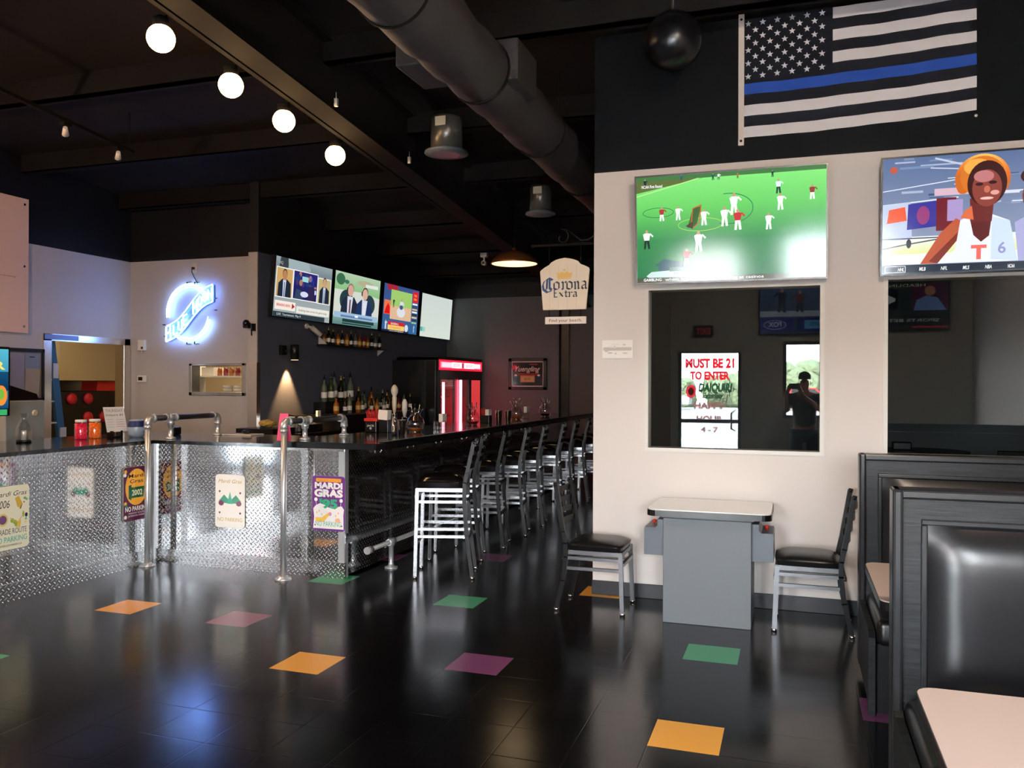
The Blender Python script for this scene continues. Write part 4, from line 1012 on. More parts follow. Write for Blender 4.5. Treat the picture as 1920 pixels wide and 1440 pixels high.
bmesh.ops.translate(bm, verts=bm.verts, vec=-Vector(t.location))
me = bpy.data.meshes.new('cloth'); bm.to_mesh(me); bm.free(); me.materials.append(M['cloth_print'])
o = bpy.data.objects.new('cloth', me); COL.objects.link(o); o.parent = t
MB().box(-.385, -.345, WY-.02, WY-.0015, 3.27, 4.2, .003).build('header_band', 'paper', t)
MB().lathe([(.009, -.003), (.009, .0)], (-.365, WY-.021, 4.16), 10, 'y').lathe([(.009, -.003), (.009, 0)], (-.365, WY-.021, 3.3), 10, 'y').build('grommet', 'chrome', t)
one('wall_pin', MB().lathe([(.004, -.01), (.011, -.006), (.008, 0)], (1.12, WY, 3.34), 10, 'y'), 'white_plastic', 'small white pin in the black wall below the flag', 'pin')
# small pale poster
def d_poster(a, ru, rv):
    a.rect(0, 0, 1, 1, C(248, 246, 242)); a.rect(.04, .42, .96, .6, C(205, 198, 190)); 
    random.seed(9)
    for k in range(12): a.ell(random.uniform(.1, .9), random.uniform(.15, .8), random.uniform(.03, .1), .05, random.choice([C(212, 205, 198), C(222, 214, 206), C(240, 238, 236)]), 10)
sign_board('picture', (-1.362, WY-.006, 1.766), (.23, 0, 0), (0, 0, .136), 'small pale picture taped to the white wall beside the window', 'picture', d_poster, 'paper_print', .003, 0, 'white_plastic')
# hanging black globe
t = thing('globe_speaker', 'glossy black globe hanging in front of the partition wall', 'speaker', (-.77, 5.6, 3.85))
MB().sphere((-.77, 5.6, 3.85), .186, 40).build('globe', 'black_plastic', t)
MB().tube([(-.77, 5.6, 4.03), (-.77, 5.6, 4.255)], .012).lathe([(.05, 4.24), (.05, 4.262)], (-.77, 5.6, 0), 14).build('stem', 'black_plastic', t)

# sign on a scroll bracket at the wall end
t = thing('scroll_bracket', 'black wrought iron scroll bracket on the end of the white wall', 'bracket', (-1.43, 6.24, 2.6))
MB().tube([(-1.435, 6.24, 2.645), (-1.93, 6.24, 2.645)], .0085, 10).sphere((-1.935, 6.24, 2.645), .013, 10).build('arm', 'steel_black', t)
pts = []
for k in range(30):
    a = PI*.5+k*.22; r = .006+.0021*k; pts.append((-1.70+r*math.cos(a), 6.24, 2.70+r*math.sin(a)))
pts += [(-1.655, 6.24, 2.755), (-1.60, 6.24, 2.715), (-1.55, 6.24, 2.672), (-1.49, 6.24, 2.67), (-1.45, 6.24, 2.70), (-1.435, 6.24, 2.74)]
MB().tube(pts[4:], .0045, 8).build('scroll', 'chair_frame', t)
MB().box(-1.44, -1.43, 6.22, 6.26, 2.58, 2.80).build('wall_plate', 'steel_black', t)
sx0, sx1, sy = -1.872, -1.482, 6.235
t = thing('hanging_sign', 'white wooden Corona Extra sign with a gold crown hanging from the bracket', 'sign', ((sx0+sx1)/2, sy, 2.15))
W_, H_ = sx1-sx0, .398
out = [(.065, 0), (.935, 0), (.98, .5), (1.0, .76), (.985, .80), (.9, .84), (.82, .87), (.77, .93), (.68, .965), (.6, .985), (.5, 1.0), (.4, .985), (.32, .965), (.23, .92), (.18, .87), (.1, .83), (.015, .77), (0, .74), (.02, .5)]
z0 = 2.145
MB().prism([(sx0+u*W_, sy, z0+v*H_) for u, v in out], (0, .018, 0)).build('board', 'white_plastic', t)
a = Art((sx0, sy, z0), (W_, 0, 0), (0, 0, H_))
a.poly(out, C(236, 222, 200))
for u in (.2, .38, .56, .74): a.line([(u, .01), (u, .86)], .0012, C(190, 172, 148))
GD = C(232, 190, 110)
a.poly([(.36, .615), (.64, .615), (.66, .72), (.6, .70), (.57, .74), (.5, .71), (.43, .74), (.4, .70), (.34, .72)], GD); a.line([(.36, .60), (.64, .60)], .006, GD); a.ell(.5, .765, .03, .02, GD)
K = C(52, 60, 72); NB = C(52, 78, 120)
def bl(a, ch, u, v, w, h, c, nw):
    """blackletter letters drawn with a broad nib"""
    D = {'o': [[(0, .15), (0, .85), (.45, 1), (1, .8), (1, .12), (.5, 0), (0, .15)]], 'r': [[(.1, 1), (.35, .85), (.35, 0)], [(.35, .8), (.8, 1), (1, .85)], [(.1, .1), (.4, 0), (.6, .1)]],
         'n': [[(0, .95), (.2, .85), (.2, .05), (.35, 0)], [(.2, .8), (.6, 1), (.85, .8), (.85, .1), (1, 0)]], 'a': [[(.1, .9), (.5, 1), (.85, .85), (.85, .1), (1.05, 0)], [(.85, .55), (.2, .45), (.1, .15), (.4, 0), (.85, .2)]],
         'C': [[(1.0, .86), (.62, 1.0), (.25, .82), (.08, .5), (.15, .2), (.5, -.02), (.95, .1)], [(.5, .95), (.45, .2)], [(.72, .95), (.72, .3), (.9, .15)]],
         'E': [[(.1, 1), (.1, 0), (.9, 0)], [(.1, 1), (.85, 1)], [(.1, .52), (.7, .52)]], 'x': [[(.05, .95), (.9, .05)], [(.9, .95), (.05, .05)]], 't': [[(.4, 1.35), (.4, .1), (.8, 0)], [(.05, .95), (.85, .95)]]}
    for st in D[ch]: a.nib([(u+p*w, v+q*h) for p, q in st], nw, c)
bl(a, 'C', .04, .345, .22, .27, NB, .02)
for ch, u in zip('orona', (.29, .44, .555, .70, .845)): bl(a, ch, u, .39, .1, .15, K, .015)
for ch, u, h_ in zip('Extra', (.29, .40, .50, .58, .675), (.13, .08, .08, .08, .08)): bl(a, ch, u, .245, .08, h_*1.15, K, .011)
a.build('painted_face', 'white_wood', t)
bx0, bx1 = -1.85, -1.505
a = MB().box(bx0+.02, bx1-.0, sy, sy+.012, 2.035, 2.09); a.build('lower_board', 'white_plastic', t)
a = Art((bx0+.02, sy, 2.035), (bx1-bx0-.02, 0, 0), (0, 0, .055)); a.rect(0, 0, 1, 1, C(240, 226, 214)); a.text('Find your beach.', .5, .3, .42, C(70, 66, 66), align='C', width=.8); a.build('lower_lettering', 'white_wood', t)
mb = MB()
for x in (-1.80, -1.55): mb.tube([(x, sy+.008, 2.634), (x, sy+.008, 2.50)], .0025, 6).tube([(x, sy+.008, 2.147), (x, sy+.008, 2.088)], .0025, 6)
mb.build('chain', 'steel_black', t)

# ================================================================ WALL AT THE LEFT
def d_quote(a, ru, rv):
    a.rect(0, 0, 1, 1, C(226, 190, 172))
    K = C(110, 80, 74)
    a.text('a sip of ale', .46, .437, .012, K, align='R', width=.3); a.text('a pinch of harmony', .86, .405, .012, K, align='R', width=.5); a.text('cherry, sonar', .66, .375, .012, K, align='R', width=.3)
q = sign_board('wall_panel', (XL+.03, 6.15, 2.127), (0, 1.14, 0), (0, 0, 1.52), 'tall pale pink acrylic panel with small lettering at the upper left', 'sign', d_quote, 'paper_print', .006, 0)
mb = MB()
for z in (2.2, 2.88, 3.58):
    for y in (6.2, 7.235): mb.lathe([(.014, 0), (.014, .042)], (XL, y, z), 10, 'x')
mb.build('standoff', 'chrome', q)
# pin board
def d_pin(a, ru, rv):
    a.rect(0, 0, 1, 1, C(120, 112, 110)); a.rect(.05, .1, .48, .95, C(150, 150, 165)); a.rect(.5, .62, .95, .95, C(132, 146, 165)); a.poly([(.5, .12), (.9, .05), (.95, .62), (.52, .64)], C(168, 158, 136)); a.rect(.62, .86, .78, .88, C(50, 55, 80))
t = sign_board('notice_board', (XL+.004, 7.04, 1.38), (0, .46, 0), (0, 0, .55), 'black-framed notice board with papers left of the kitchen door', 'notice board', d_pin, 'paper_print', .01, 0)
mb = MB()
for q in ((7.02, 7.05, 1.36, 1.95), (7.49, 7.52, 1.36, 1.95), (7.02, 7.52, 1.92, 1.955), (7.02, 7.52, 1.36, 1.39)): mb.box(XL, XL+.03, *q)
mb.build('frame', 'black_plastic', t)

# ================================================================ NEON WALL
ny = NY-.055
t = thing('neon_sign', 'round blue and white neon beer sign glowing on the grey wall', 'neon sign', (-7.3, NY, 2.46))
cx, cz, R_ = -7.325, 2.465, .335
def arc(a0, a1, r, n=40, rz=None): return [(cx+r*math.cos(math.radians(a0+(a1-a0)*k/n)), ny, cz+(rz or r)*math.sin(math.radians(a0+(a1-a0)*k/n))) for k in range(n+1)]
MB().tube(arc(32, 188, R_, 40, .36), .0125, 8).tube(arc(232, 345, R_, 30, .36), .0125, 8).build('ring_tube', 'neon_white', t)
MB().tube(arc(30, 190, R_-.035, 40, .325), .006, 8).tube(arc(230, 350, R_-.035, 30, .325), .006, 8).build('inner_ring_tube', 'neon_blue', t)
# banner outline (wave) and lettering
def bw(u):  # centre line of the banner, u 0..1 left to right
    return (-7.66+.70*u, 2.205+.50*u-.045*math.sin(2*PI*u))
up = []; lo = []
for k in range(25):
    u = k/24; x, z = bw(u); up.append((x, ny-.004, z+.10+.01*u)); lo.append((x, ny-.004, z-.10-.01*u))
MB().tube(up, .007, 8).tube(lo, .007, 8).tube([up[-1], lo[-1]], .007, 8).build('banner_tube', 'neon_blue', t)
bk = MB(); q = [(p[0], NY-.03, p[2]) for p in up]+[(p[0], NY-.03, p[2]) for p in reversed(lo)]; bk.prism(q, (0, .006, 0)); bk.build('banner_back', 'neon_back', t)
LET = {'B': [[(0, 0), (0, 1), (.7, .95), (.75, .6), (0, .52), (.85, .45), (.85, .05), (0, 0)]], 'L': [[(0, 1), (0, 0), (.8, 0)]], 'U': [[(0, 1), (0, .15), (.4, 0), (.8, .15), (.8, 1)]], 'E': [[(.8, 1), (0, 1), (0, 0), (.8, 0)], [(0, .5), (.65, .5)]],
       'M': [[(0, 0), (0, 1), (.45, .35), (.9, 1), (.9, 0)]], 'O': [[(.4, 0), (0, .25), (0, .75), (.4, 1), (.8, .75), (.8, .25), (.4, 0)]], 'N': [[(0, 0), (0, 1), (.8, 0), (.8, 1)]]}
mb = MB()
word = 'BLUE MOON'; xs = 0
for k, ch in enumerate(word):
    if ch == ' ': continue
    big = k in (0, 5)
    u = .02+k*.108; x, z = bw(u+.03); h = .19 if k == 0 else .165 if big else .125; w = .068
    if k == 0: z -= .02; x -= .04; w = .085
    for st in LET[ch]:
        mb.tube([(x+p*w, ny-.012, z-h/2+q_*h+p*.03) for p, q_ in st], .009, 6)
mb.build('letter_tube', 'neon_white', t)
mb = MB()
for (x, z, dx, dz) in ((-7.36, 2.83, 0, .03), (-7.24, 2.825, 0, .03), (-7.36, 2.1, 0, -.03), (-7.24, 2.1, 0, -.03), (-7.70, 2.32, -.04, 0), (-7.68, 2.17, -.04, 0), (-6.94, 2.64, .04, 0), (-6.94, 2.49, .04, 0)):
    mb.tube([(x, ny+.01, z), (x+dx, ny+.01, z+dz)], .007, 6).tube([(x+dx-.04*(dz != 0), NY-.01, z+dz), (x+dx+.04*(dz != 0), NY-.01, z+dz)], .004, 6)
mb.build('support', 'black_plastic', t)
MB().tube([(-7.21, NY-.03, 2.84), (-7.27, NY-.02, 2.92), (-7.31, NY-.02, 2.99), (-7.305, NY-.02, 3.03), (-7.285, NY-.015, 3.035)], .005, 6).build('power_cord', 'black_plastic', t)
t = thing('wall_outlet', 'grey wall outlet with a black plug above the neon sign', 'outlet', (-7.27, NY, 3.04))
MB().box(-7.31, -7.235, NY-.008, NY, 2.98, 3.10, .003).build('cover_plate', 'beige_plastic', t); MB().box(-7.30, -7.27, NY-.04, NY-.008, 3.02, 3.05, .004).build('plug', 'black_plastic', t)
t = thing('wall_control', 'white rectangular wall control, upper of the two beside the corner', 'wall control', (-8.09, NY, 2.06))
MB().box(-8.15, -8.035, NY-.04, NY, 1.99, 2.13, .008).build('box', 'white_plastic', t); MB().box(-8.09, -8.06, NY-.044, NY-.039, 2.01, 2.04).build('label', 'black_plastic', t); MB().tube([(-8.095, NY-.02, 1.99), (-8.095, NY-.02, 1.965)], .008).build('knob', 'white_plastic', t)
t = thing('thermostat', 'small white thermostat, lower of the two beside the corner', 'thermostat', (-8.09, NY, 1.6))
MB().box(-8.165, -8.02, NY-.03, NY, 1.575, 1.665, .01).build('housing', 'white_plastic', t); MB().box(-8.14, -8.075, NY-.033, NY-.029, 1.6, 1.645).build('display', 'black_plastic', t)
# black wall speaker bracket on the pillar
t = thing('wall_speaker', 'small black speaker on a bracket on the grey pillar', 'speaker', (-6.22, NY-.26, 2.25))
MB().sphere((-6.235, 8.52, 2.29), .042, 14, (1, 1.1, 1)).box(-6.275, -6.20, 8.5, 8.57, 2.23, 2.30, .012).build('body', 'black_plastic', t); MB().tube([(-6.2, 8.6, 2.26), (-6.19, 8.56, 2.2), (-6.185, 8.56, 2.14)], .01, 8).box(-6.22, -6.17, 8.6, 8.62, 2.2, 2.29).build('bracket', 'black_plastic', t)

# pass-through shelves and kitchen things
t = thing('kitchen_shelf', 'white shelf seen through the pass-through window', 'shelf', (-7.4, 9.85, 0))
MB().box(-8.1, -6.6, 9.7, 10.1, 1.65, 1.67).build('board', 'white_plastic', t)
MB().box(-8.1, -8.08, 9.7, 10.1, .0, 2.1).box(-6.9, -6.88, 9.7, 10.1, 0, 2.1).box(-8.1, -6.6, 9.7, 10.1, 1.34, 1.36).build('frame', 'white_plastic', t)
one('cardboard_box', MB().box(-7.86, -7.66, 9.74, 9.95, 1.671, 1.79), 'paper', 'white box on the shelf behind the pass-through', 'box')
for k, x in enumerate((-7.6, -7.5, -7.4, -7.3, -7.2)):
    one('spice_jar', MB().lathe([(.035, 0), (.035, .08), (.028, .09), (.028, .11)], (x, 9.8, 1.671), 10), ('amber', 'red_bottle')[k % 2], '%s jar on the shelf behind the pass-through, %s from the left' % (('brown', 'red')[k % 2], ('first', 'second', 'third', 'fourth', 'fifth')[k]), 'jar', 'jars behind the pass-through')
for k, x in enumerate((-7.45, -7.28)):
    mb = MB()
    for j in range(4): mb.lathe([(.06-.0*j, j*.045), (.065, j*.045+.04)], (x, 9.78, 1.361), 12)
    one('cup_stack', mb, 'paper', 'stack of white cups, %s in the pass-through' % ('left' if k == 0 else 'right'), 'cups', 'cup stacks in the pass-through')
one('range_hood', MB().prism([(-10.1, 9.25, 1.60), (-9.9, 9.25, 1.60), (-9.9, 9.25, 2.2), (-10.4, 9.25, 2.5), (-11.1, 9.25, 2.5), (-11.1, 9.25, 1.6)], (0, 1.6, 0)), 'steel_warm', 'stainless range hood in the kitchen behind the doorway', 'range hood')
t = thing('pizza_oven', 'black stacked oven in the kitchen behind the doorway', 'oven', (-10.5, 9.8, 0))
MB().box(-11.0, -10.0, 9.2, 10.9, .1, 1.44, .01).build('body', 'oven', t)
for (y, z) in ((9.55, 1.33), (9.85, 1.33), (9.85, 1.05), (10.15, 1.05)): MB().lathe([(.085, 0), (.08, .03), (.03, .04)], (-10.0, y, z), 18, 'x').build('burner_cover', 'red_shelf', t)
one('red_food_bag', MB().prism([(-10.0, 10.02, 1.4445), (-10.0, 10.47, 1.4445), (-10.0, 10.5, 1.56), (-10.0, 10.38, 1.595), (-10.0, 10.04, 1.59)], (-.3, 0, 0)), 'red_plastic', 'bright red food bag on top of the kitchen oven', 'bag')
t = thing('step_ladder', 'blue fibreglass step ladder leaning behind the kitchen door frame', 'ladder', (-8.65, 7.9, 0))
mb = MB(); leg(mb, (-8.5, 8.09, .0), (-8.5, 7.80, 2.12), .04, .10); leg(mb, (-8.5, 7.76, .0), (-8.5, 7.75, 2.08), .04, .03); mb.build('rail', 'ladder', t)
mb = MB()
for k in range(7): leg(mb, (-8.5, 7.76, .3+.26*k), (-8.5, 8.03-.03*k, .3+.26*k), .03, .02)
mb.build('rung', 'pipe', t)
MB().box(-8.53, -8.47, 7.83, 7.90, 1.62, 1.80).build('label', 'paper', t); MB().box(-8.53, -8.47, 7.93, 8.02, .9, 1.02).build('label', 'paper', t)
kl = thing('kitchen_light', 'fluorescent ceiling light in the kitchen', 'ceiling light', (-9.8, 8.4, 2.75))
M['kl'] = mat('kitchen_tube_light', (0, 0, 0, 1), emit=(1, .82, .55, 1), estr=9)
MB().box(-10.1, -9.5, 7.6, 9.0, 2.68, 2.74).box(-7.7, -7.0, 9.4, 10.6, 2.68, 2.74).build('diffuser', 'kl', kl)

# ================================================================ ITEMS ON THE LEFT COUNTER
cz0 = CZ+.0205
t = thing('carafe', 'clear glass carafe on the left counter', 'carafe', (-6.05, 5.3, cz0))
mb = MB().lathe([(.046, .004), (.058, .02), (.062, .09), (.05, .14), (.026, .18), (.023, .2), (.036, .24)], (-6.05, 5.3, cz0), 20, cap=False); mb.build('glass', 'clear_glass', t)
MB().lathe([(.058, 0), (.058, .02)], (-6.05, 5.3, cz0), 18).build('base', 'black_plastic', t); MB().lathe([(.02, .02), (.02, .10)], (-6.05, 5.3, cz0), 16).build('paper_roll', 'paper', t)
def jar(x, y, m, lab):
    t = thing('candy_jar', lab, 'jar', (x, y, cz0), 'candy jars on the left counter')
    mb = MB(); random.seed(int(abs(x*1000)))
    for k in range(7):
        for j in range(7):
            a = j*PI*2/7+k*.5; mb.sphere((x+.036*math.cos(a), y+.036*math.sin(a), cz0+.014+.019*k), .014, 8)
    mb.lathe([(.034, .004), (.034, .14)], (x, y, cz0), 14); mb.build('candy', m, t)
    MB().lathe([(.05, 0), (.053, .01), (.053, .135), (.045, .15)], (x, y, cz0), 20, cap=False).build('glass', 'clear_glass', t)
    MB().lathe([(.047, .15), (.048, .168), (.044, .172)], (x, y, cz0), 20).build('lid', 'white_plastic', t)
jar(-5.93, 5.77, 'pink_jar', 'jar of hot pink candy with a white lid on the left counter')
jar(-5.93, 5.925, 'orange_jar', 'jar of orange candy with a white lid beside the handwritten menu')
def d_menu(a, ru, rv):
    a.rect(0, 0, 1, 1, C(232, 226, 222)); K = C(90, 60, 90)
    a.text('THURSDAY', .5, .80, .11, C(160, 110, 130), align='C', width=.84); a.text('Daiquiris $4', .48, .64, .08, C(60, 55, 70), align='C', width=.84, shear=.2)
    for k in range(4): a.line([(.1, .5-.1*k), (.38, .5-.1*k)], .003, (C(120, 160, 170), C(210, 140, 160), C(200, 190, 160), C(150, 200, 190))[k]); a.line([(.52, .48-.09*k), (.9, .48-.09*k)], .004, (C(140, 180, 180), C(200, 150, 160), C(190, 130, 150), C(210, 130, 140))[k])
t = sign_board('menu_board', (-5.87, 6.0, cz0+.05), (.03, .215, 0), (-.05, 0, .225), 'handwritten white menu sheet on a black easel', 'menu', d_menu, 'paper_print', .004, 0, 'black_plastic')
MB().box(-5.90, -5.84, 6.03, 6.05, cz0, cz0+.06).box(-5.90, -5.84, 6.14, 6.16, cz0, cz0+.06).box(-5.98, -5.84, 6.06, 6.13, cz0, cz0+.012).box(-5.935, -5.925, 6.07, 6.12, cz0+.25, cz0+.30).build('easel', 'black_plastic', t)
t = thing('beverage_bucket', 'rounded pale bucket with a blue label beside the pipe rail', 'bucket', (-5.72, 6.2, cz0))
MB().lathe([(.055, 0), (.075, .03), (.08, .09), (.065, .15), (.05, .165)], (-5.72, 6.2, cz0), 22).build('body', 'blue_grey', t)
MB().lathe([(.081, .095), (.0665, .15)], (-5.72, 6.2, cz0), 22, cap=False).build('label_band', 'navy', t)
a = Art((-5.63, 6.16, cz0+.03), (.02, .13, 0), (0, 0, .06)); a.text('ULTRA', .5, .2, .4, C(90, 95, 110), align='C', width=.8); a.build('label_text', 'paper_print', t)
t = thing('ice_machine', 'silver drinks machine with a round dial behind the left counter', 'machine', (-6.7, 5.9, 0))
MB().box(-7.2, -6.75, 5.72, 6.14, .0, 1.40, .01).build('body', 'machine', t); MB().lathe([(.03, 0), (.03, .01), (.02, .012)], (-6.75, 6.03, 1.28), 18, 'x').build('dial', 'beige_plastic', t)
MB().prism([(-7.2, 5.72, 1.402), (-7.2, 6.1, 1.402), (-7.2, 6.08, 1.46), (-7.2, 5.72, 1.56)], (.42, 0, 0)).build('lid', 'oven', t)
t = thing('drinks_display', 'black illuminated drinks display at the far left edge', 'display', (-5.95, 4.9, cz0))
MB().box(-6.2, -5.93, 4.50, 5.07, 1.30, 1.85, .008).build('housing', 'black_plastic', t); MB().box(-6.15, -6.0, 4.65, 4.85, cz0, 1.30).build('stand', 'black_plastic', t)
a = Art((-5.929, 4.52, 1.36), (0, .53, 0), (0, 0, .47)); a.rect(0, 0, 1, 1, C(20, 70, 120), C(90, 190, 215)); a.rect(0, .3, 1, .62, C(16, 50, 90), C(20, 80, 120)); a.text('YOUR', .5, .66, .13, C(250, 235, 120), bold=.03, align='C', width=.9); a.ell(.88, .22, .1, .17, C(250, 150, 60)); a.ell(.88, .24, .05, .09, C(120, 190, 70)); a.poly([(.7, .4), (.85, .44), (.85, .64), (.75, .64)], C(240, 240, 200)); a.ell(.3, .3, .2, .2, C(245, 190, 80)); a.build('picture', 'screen', t)
a = Art((-5.929, 4.82, 1.308), (0, .22, 0), (0, 0, .045)); a.rect(0, 0, 1, 1, C(60, 180, 110)); a.build('green_button', 'screen', t)
one('card_reader', MB().box(-5.70, -5.62, 6.58, 6.68, cz0, cz0+.075, .012), 'black_plastic', 'small black cube on the counter under the pipe rail', 'card reader')
t = thing('clip_tray', 'flat clear tray with a black pouch on the counter', 'tray', (-5.22, 6.85, cz0))
MB().box(-5.19, -4.86, 6.72, 6.93, cz0, cz0+.012, .004).build('tray', 'beige_plastic', t); MB().sphere((-5.0, 6.85, cz0+.03), .055, 14, (1, .7, .35)).build('pouch', 'black_plastic', t)
t = one('folded_note', MB().prism([(-4.29, 6.30, cz0), (-4.19, 6.30, cz0), (-4.2, 6.34, cz0+.235), (-4.285, 6.34, cz0+.235)], (0, .003, 0)).prism([(-4.29, 6.38, cz0), (-4.19, 6.38, cz0), (-4.2, 6.345, cz0+.235), (-4.285, 6.345, cz0+.235)], (0, -.003, 0)), 'pink_paper', 'bright pink folded paper standing beside the pipe rail', 'paper')

# ================================================================ ITEMS ON THE BAR
bz = CZ+.051
def napkin_caddy(x, y, lab, m='black_plastic', straws=True):
    t = thing('napkin_caddy', lab, 'napkin caddy', (x, y, bz), 'napkin caddies on the bar')
    MB().box(x-.06, x+.05, y-.05, y+.06, bz, bz+.095, .005).build('body', m, t)
    MB().box(x-.0, x+.045, y-.045, y+.055, bz+.08, bz+.165, .002).build('napkins', 'paper', t)
    if straws:
        mb = MB(); random.seed(int(y*10))
        for k in range(9): mb.tube([(x-.045+.004*k, y-.03+.005*k, bz+.06), (x-.06+.006*k, y-.045+.004*k, bz+.165+.01*(k % 3))], .0022, 5)
        mb.build('straws', 'red_plastic' if m == 'black_plastic' else 'black_plastic', t)
    return t
nc = thing('straw_caddy', 'black bar caddy with a red rim holding straws at the bar corner', 'straw caddy', (-3.865, 7.30, bz))
x, y = -3.865, 7.30
MB().box(x-.07, x+.05, y-.06, y+.06, bz, bz+.11, .005).build('body', 'black_plastic', nc)
MB().box(x-.078, x+.058, y-.068, y+.068, bz+.105, bz+.135, .004).build('rim', 'red_plastic', nc)
MB().box(x+.06, x+.16, y-.03, y+.06, bz, bz+.12, .004).build('napkin_box', 'black_plastic', nc); MB().box(x+.055, x+.155, y-.03, y+.05, bz+.12, bz+.215, .002, rot=Matrix.Rotation(.08, 3, 'Y')).build('napkins', 'paper', nc)
mb = MB()
for k in range(12): mb.tube([(x-.05+.008*k, y-.04+.005*k, bz+.1), (x-.065+.0085*k, y-.05+.004*k, bz+.20+.012*(k % 4))], .0028, 5)
mb.build('straws', 'red_plastic', nc)
a = Art((x-.06, y-.0605, bz+.02), (.1, 0, 0), (0, 0, .07)); a.text('JACK', .5, .5, .25, C(220, 220, 220), align='C', width=.8); a.ell(.5, .25, .1, .14, C(220, 220, 220)); a.ell(.5, .25, .06, .08, C(14, 14, 16)); a.build('logo', 'paper_print', nc)
napkin_caddy(-3.42, 7.88, 'clear napkin caddy in front of the red cooler', 'clear_glass', False)
napkin_caddy(-3.52, 9.5, 'black napkin caddy on the bar, halfway along')
napkin_caddy(-3.5, 10.95, 'napkin caddy near the far end of the bar', 'clear_glass', False)
def ijar(x, y, lab, m='clear_glass', h=.19, liquid=None):
    """round glass infusion jar with wide flared mouth"""
    t = thing('glass_pitcher', lab, 'glass pitcher', (x, y, bz), 'glass pitchers on the bar')
    k = h/.19
    MB().lathe([(.05*k, .003), (.072*k, .03*k), (.08*k, .075*k), (.068*k, .12*k), (.042*k, .145*k), (.046*k, .165*k), (.075*k, .205*k)], (x, y, bz), 24, cap=False).build('glass', m, t)
    MB().lathe([(.05*k, 0), (.052*k, .006)], (x, y, bz), 20).build('base', 'chrome', t)
    MB().lathe([(.045*k, .008), (.06*k, .024*k), (.066*k, .038*k)], (x, y, bz), 20).build('contents', liquid or 'amber', t)
    mb = MB()
    for j in range(3): mb.tube([(x+.02*math.cos(j*2.1), y+.02*math.sin(j*2.1), bz+.1*k), (x+.05*math.cos(j*2.1), y+.05*math.sin(j*2.1), bz+.245*k)], .005, 6)
    mb.build('stirrers', 'chrome', t)
    return t
ijar(-3.5, 7.45, 'large glass pitcher on the bar beside the white tap handle', h=.21)
ijar(-3.53, 9.06, 'glass pitcher glowing red in front of the red cooler', h=.2, liquid='red_bottle')
ijar(-3.52, 10.64, 'glass pitcher on the bar beside the steel shakers', h=.22)
ijar(-3.48, 11.87, 'glass pitcher farthest along the bar', h=.22, liquid='dark_bottle')
for (x, y, h, lab) in ((-3.43, 7.0, .135, 'steel shaker cup on the near corner of the bar'), (-3.38, 9.55, .15, 'tall steel shaker on the bar, nearer of two'), (-3.50, 10.25, .13, 'tall steel shaker on the bar, farther of two')):
    one('cocktail_shaker', MB().lathe([(.03, 0), (.032, .004), (.043, h), (.044, h+.003)], (x, y, bz), 20), 'chrome', lab, 'shaker', 'cocktail shakers')
one('rubber_cup', MB().lathe([(.022, 0), (.024, .03)], (-3.46, 6.92, bz), 14), 'rubber', 'tiny black cup next to the near steel shaker', 'cup')
# beer tap tower behind the bar
t = thing('beer_tap', 'beer tap with a tall white sculpted handle behind the bar', 'beer tap', (-4.05, 8.1, 0))
MB().box(-4.25, -4.0, 7.95, 8.25, .0, 1.0, .01).build('cabinet', 'black_plastic', t)
MB().lathe([(.05, 1.0), (.05, 1.02), (.03, 1.03), (.03, 1.24), (.034, 1.26)], (-4.05, 8.1, 0), 18).tube([(-4.05, 8.1, 1.20), (-4.0, 8.02, 1.20), (-3.99, 8.0, 1.15)], .012, 8).build('tower', 'chrome', t)
MB().lathe([(.012, 1.26), (.02, 1.3), (.024, 1.36), (.026, 1.42), (.02, 1.44), (.036, 1.475), (.04, 1.5), (.03, 1.535), (.01, 1.56)], (-4.05, 8.1, 0), 10).build('tap_handle', 'beige_plastic', t)
t = thing('beer_tap', 'second beer tap with a short pale handle behind the glass pitcher', 'beer tap', (-3.98, 8.3, 0))
MB().lathe([(.03, .9), (.03, 1.2)], (-4.1, 8.45, 0), 14).build('tower', 'chrome', t); MB().lathe([(.014, 1.2), (.03, 1.28), (.03, 1.36), (.012, 1.4)], (-4.1, 8.45, 0), 12).build('tap_handle', 'white_plastic', t)
one('tap_stand', MB().box(-4.2, -4.0, 8.3, 8.6, 0, .9, .01), 'black_plastic', 'black cabinet under the second beer tap', 'cabinet')

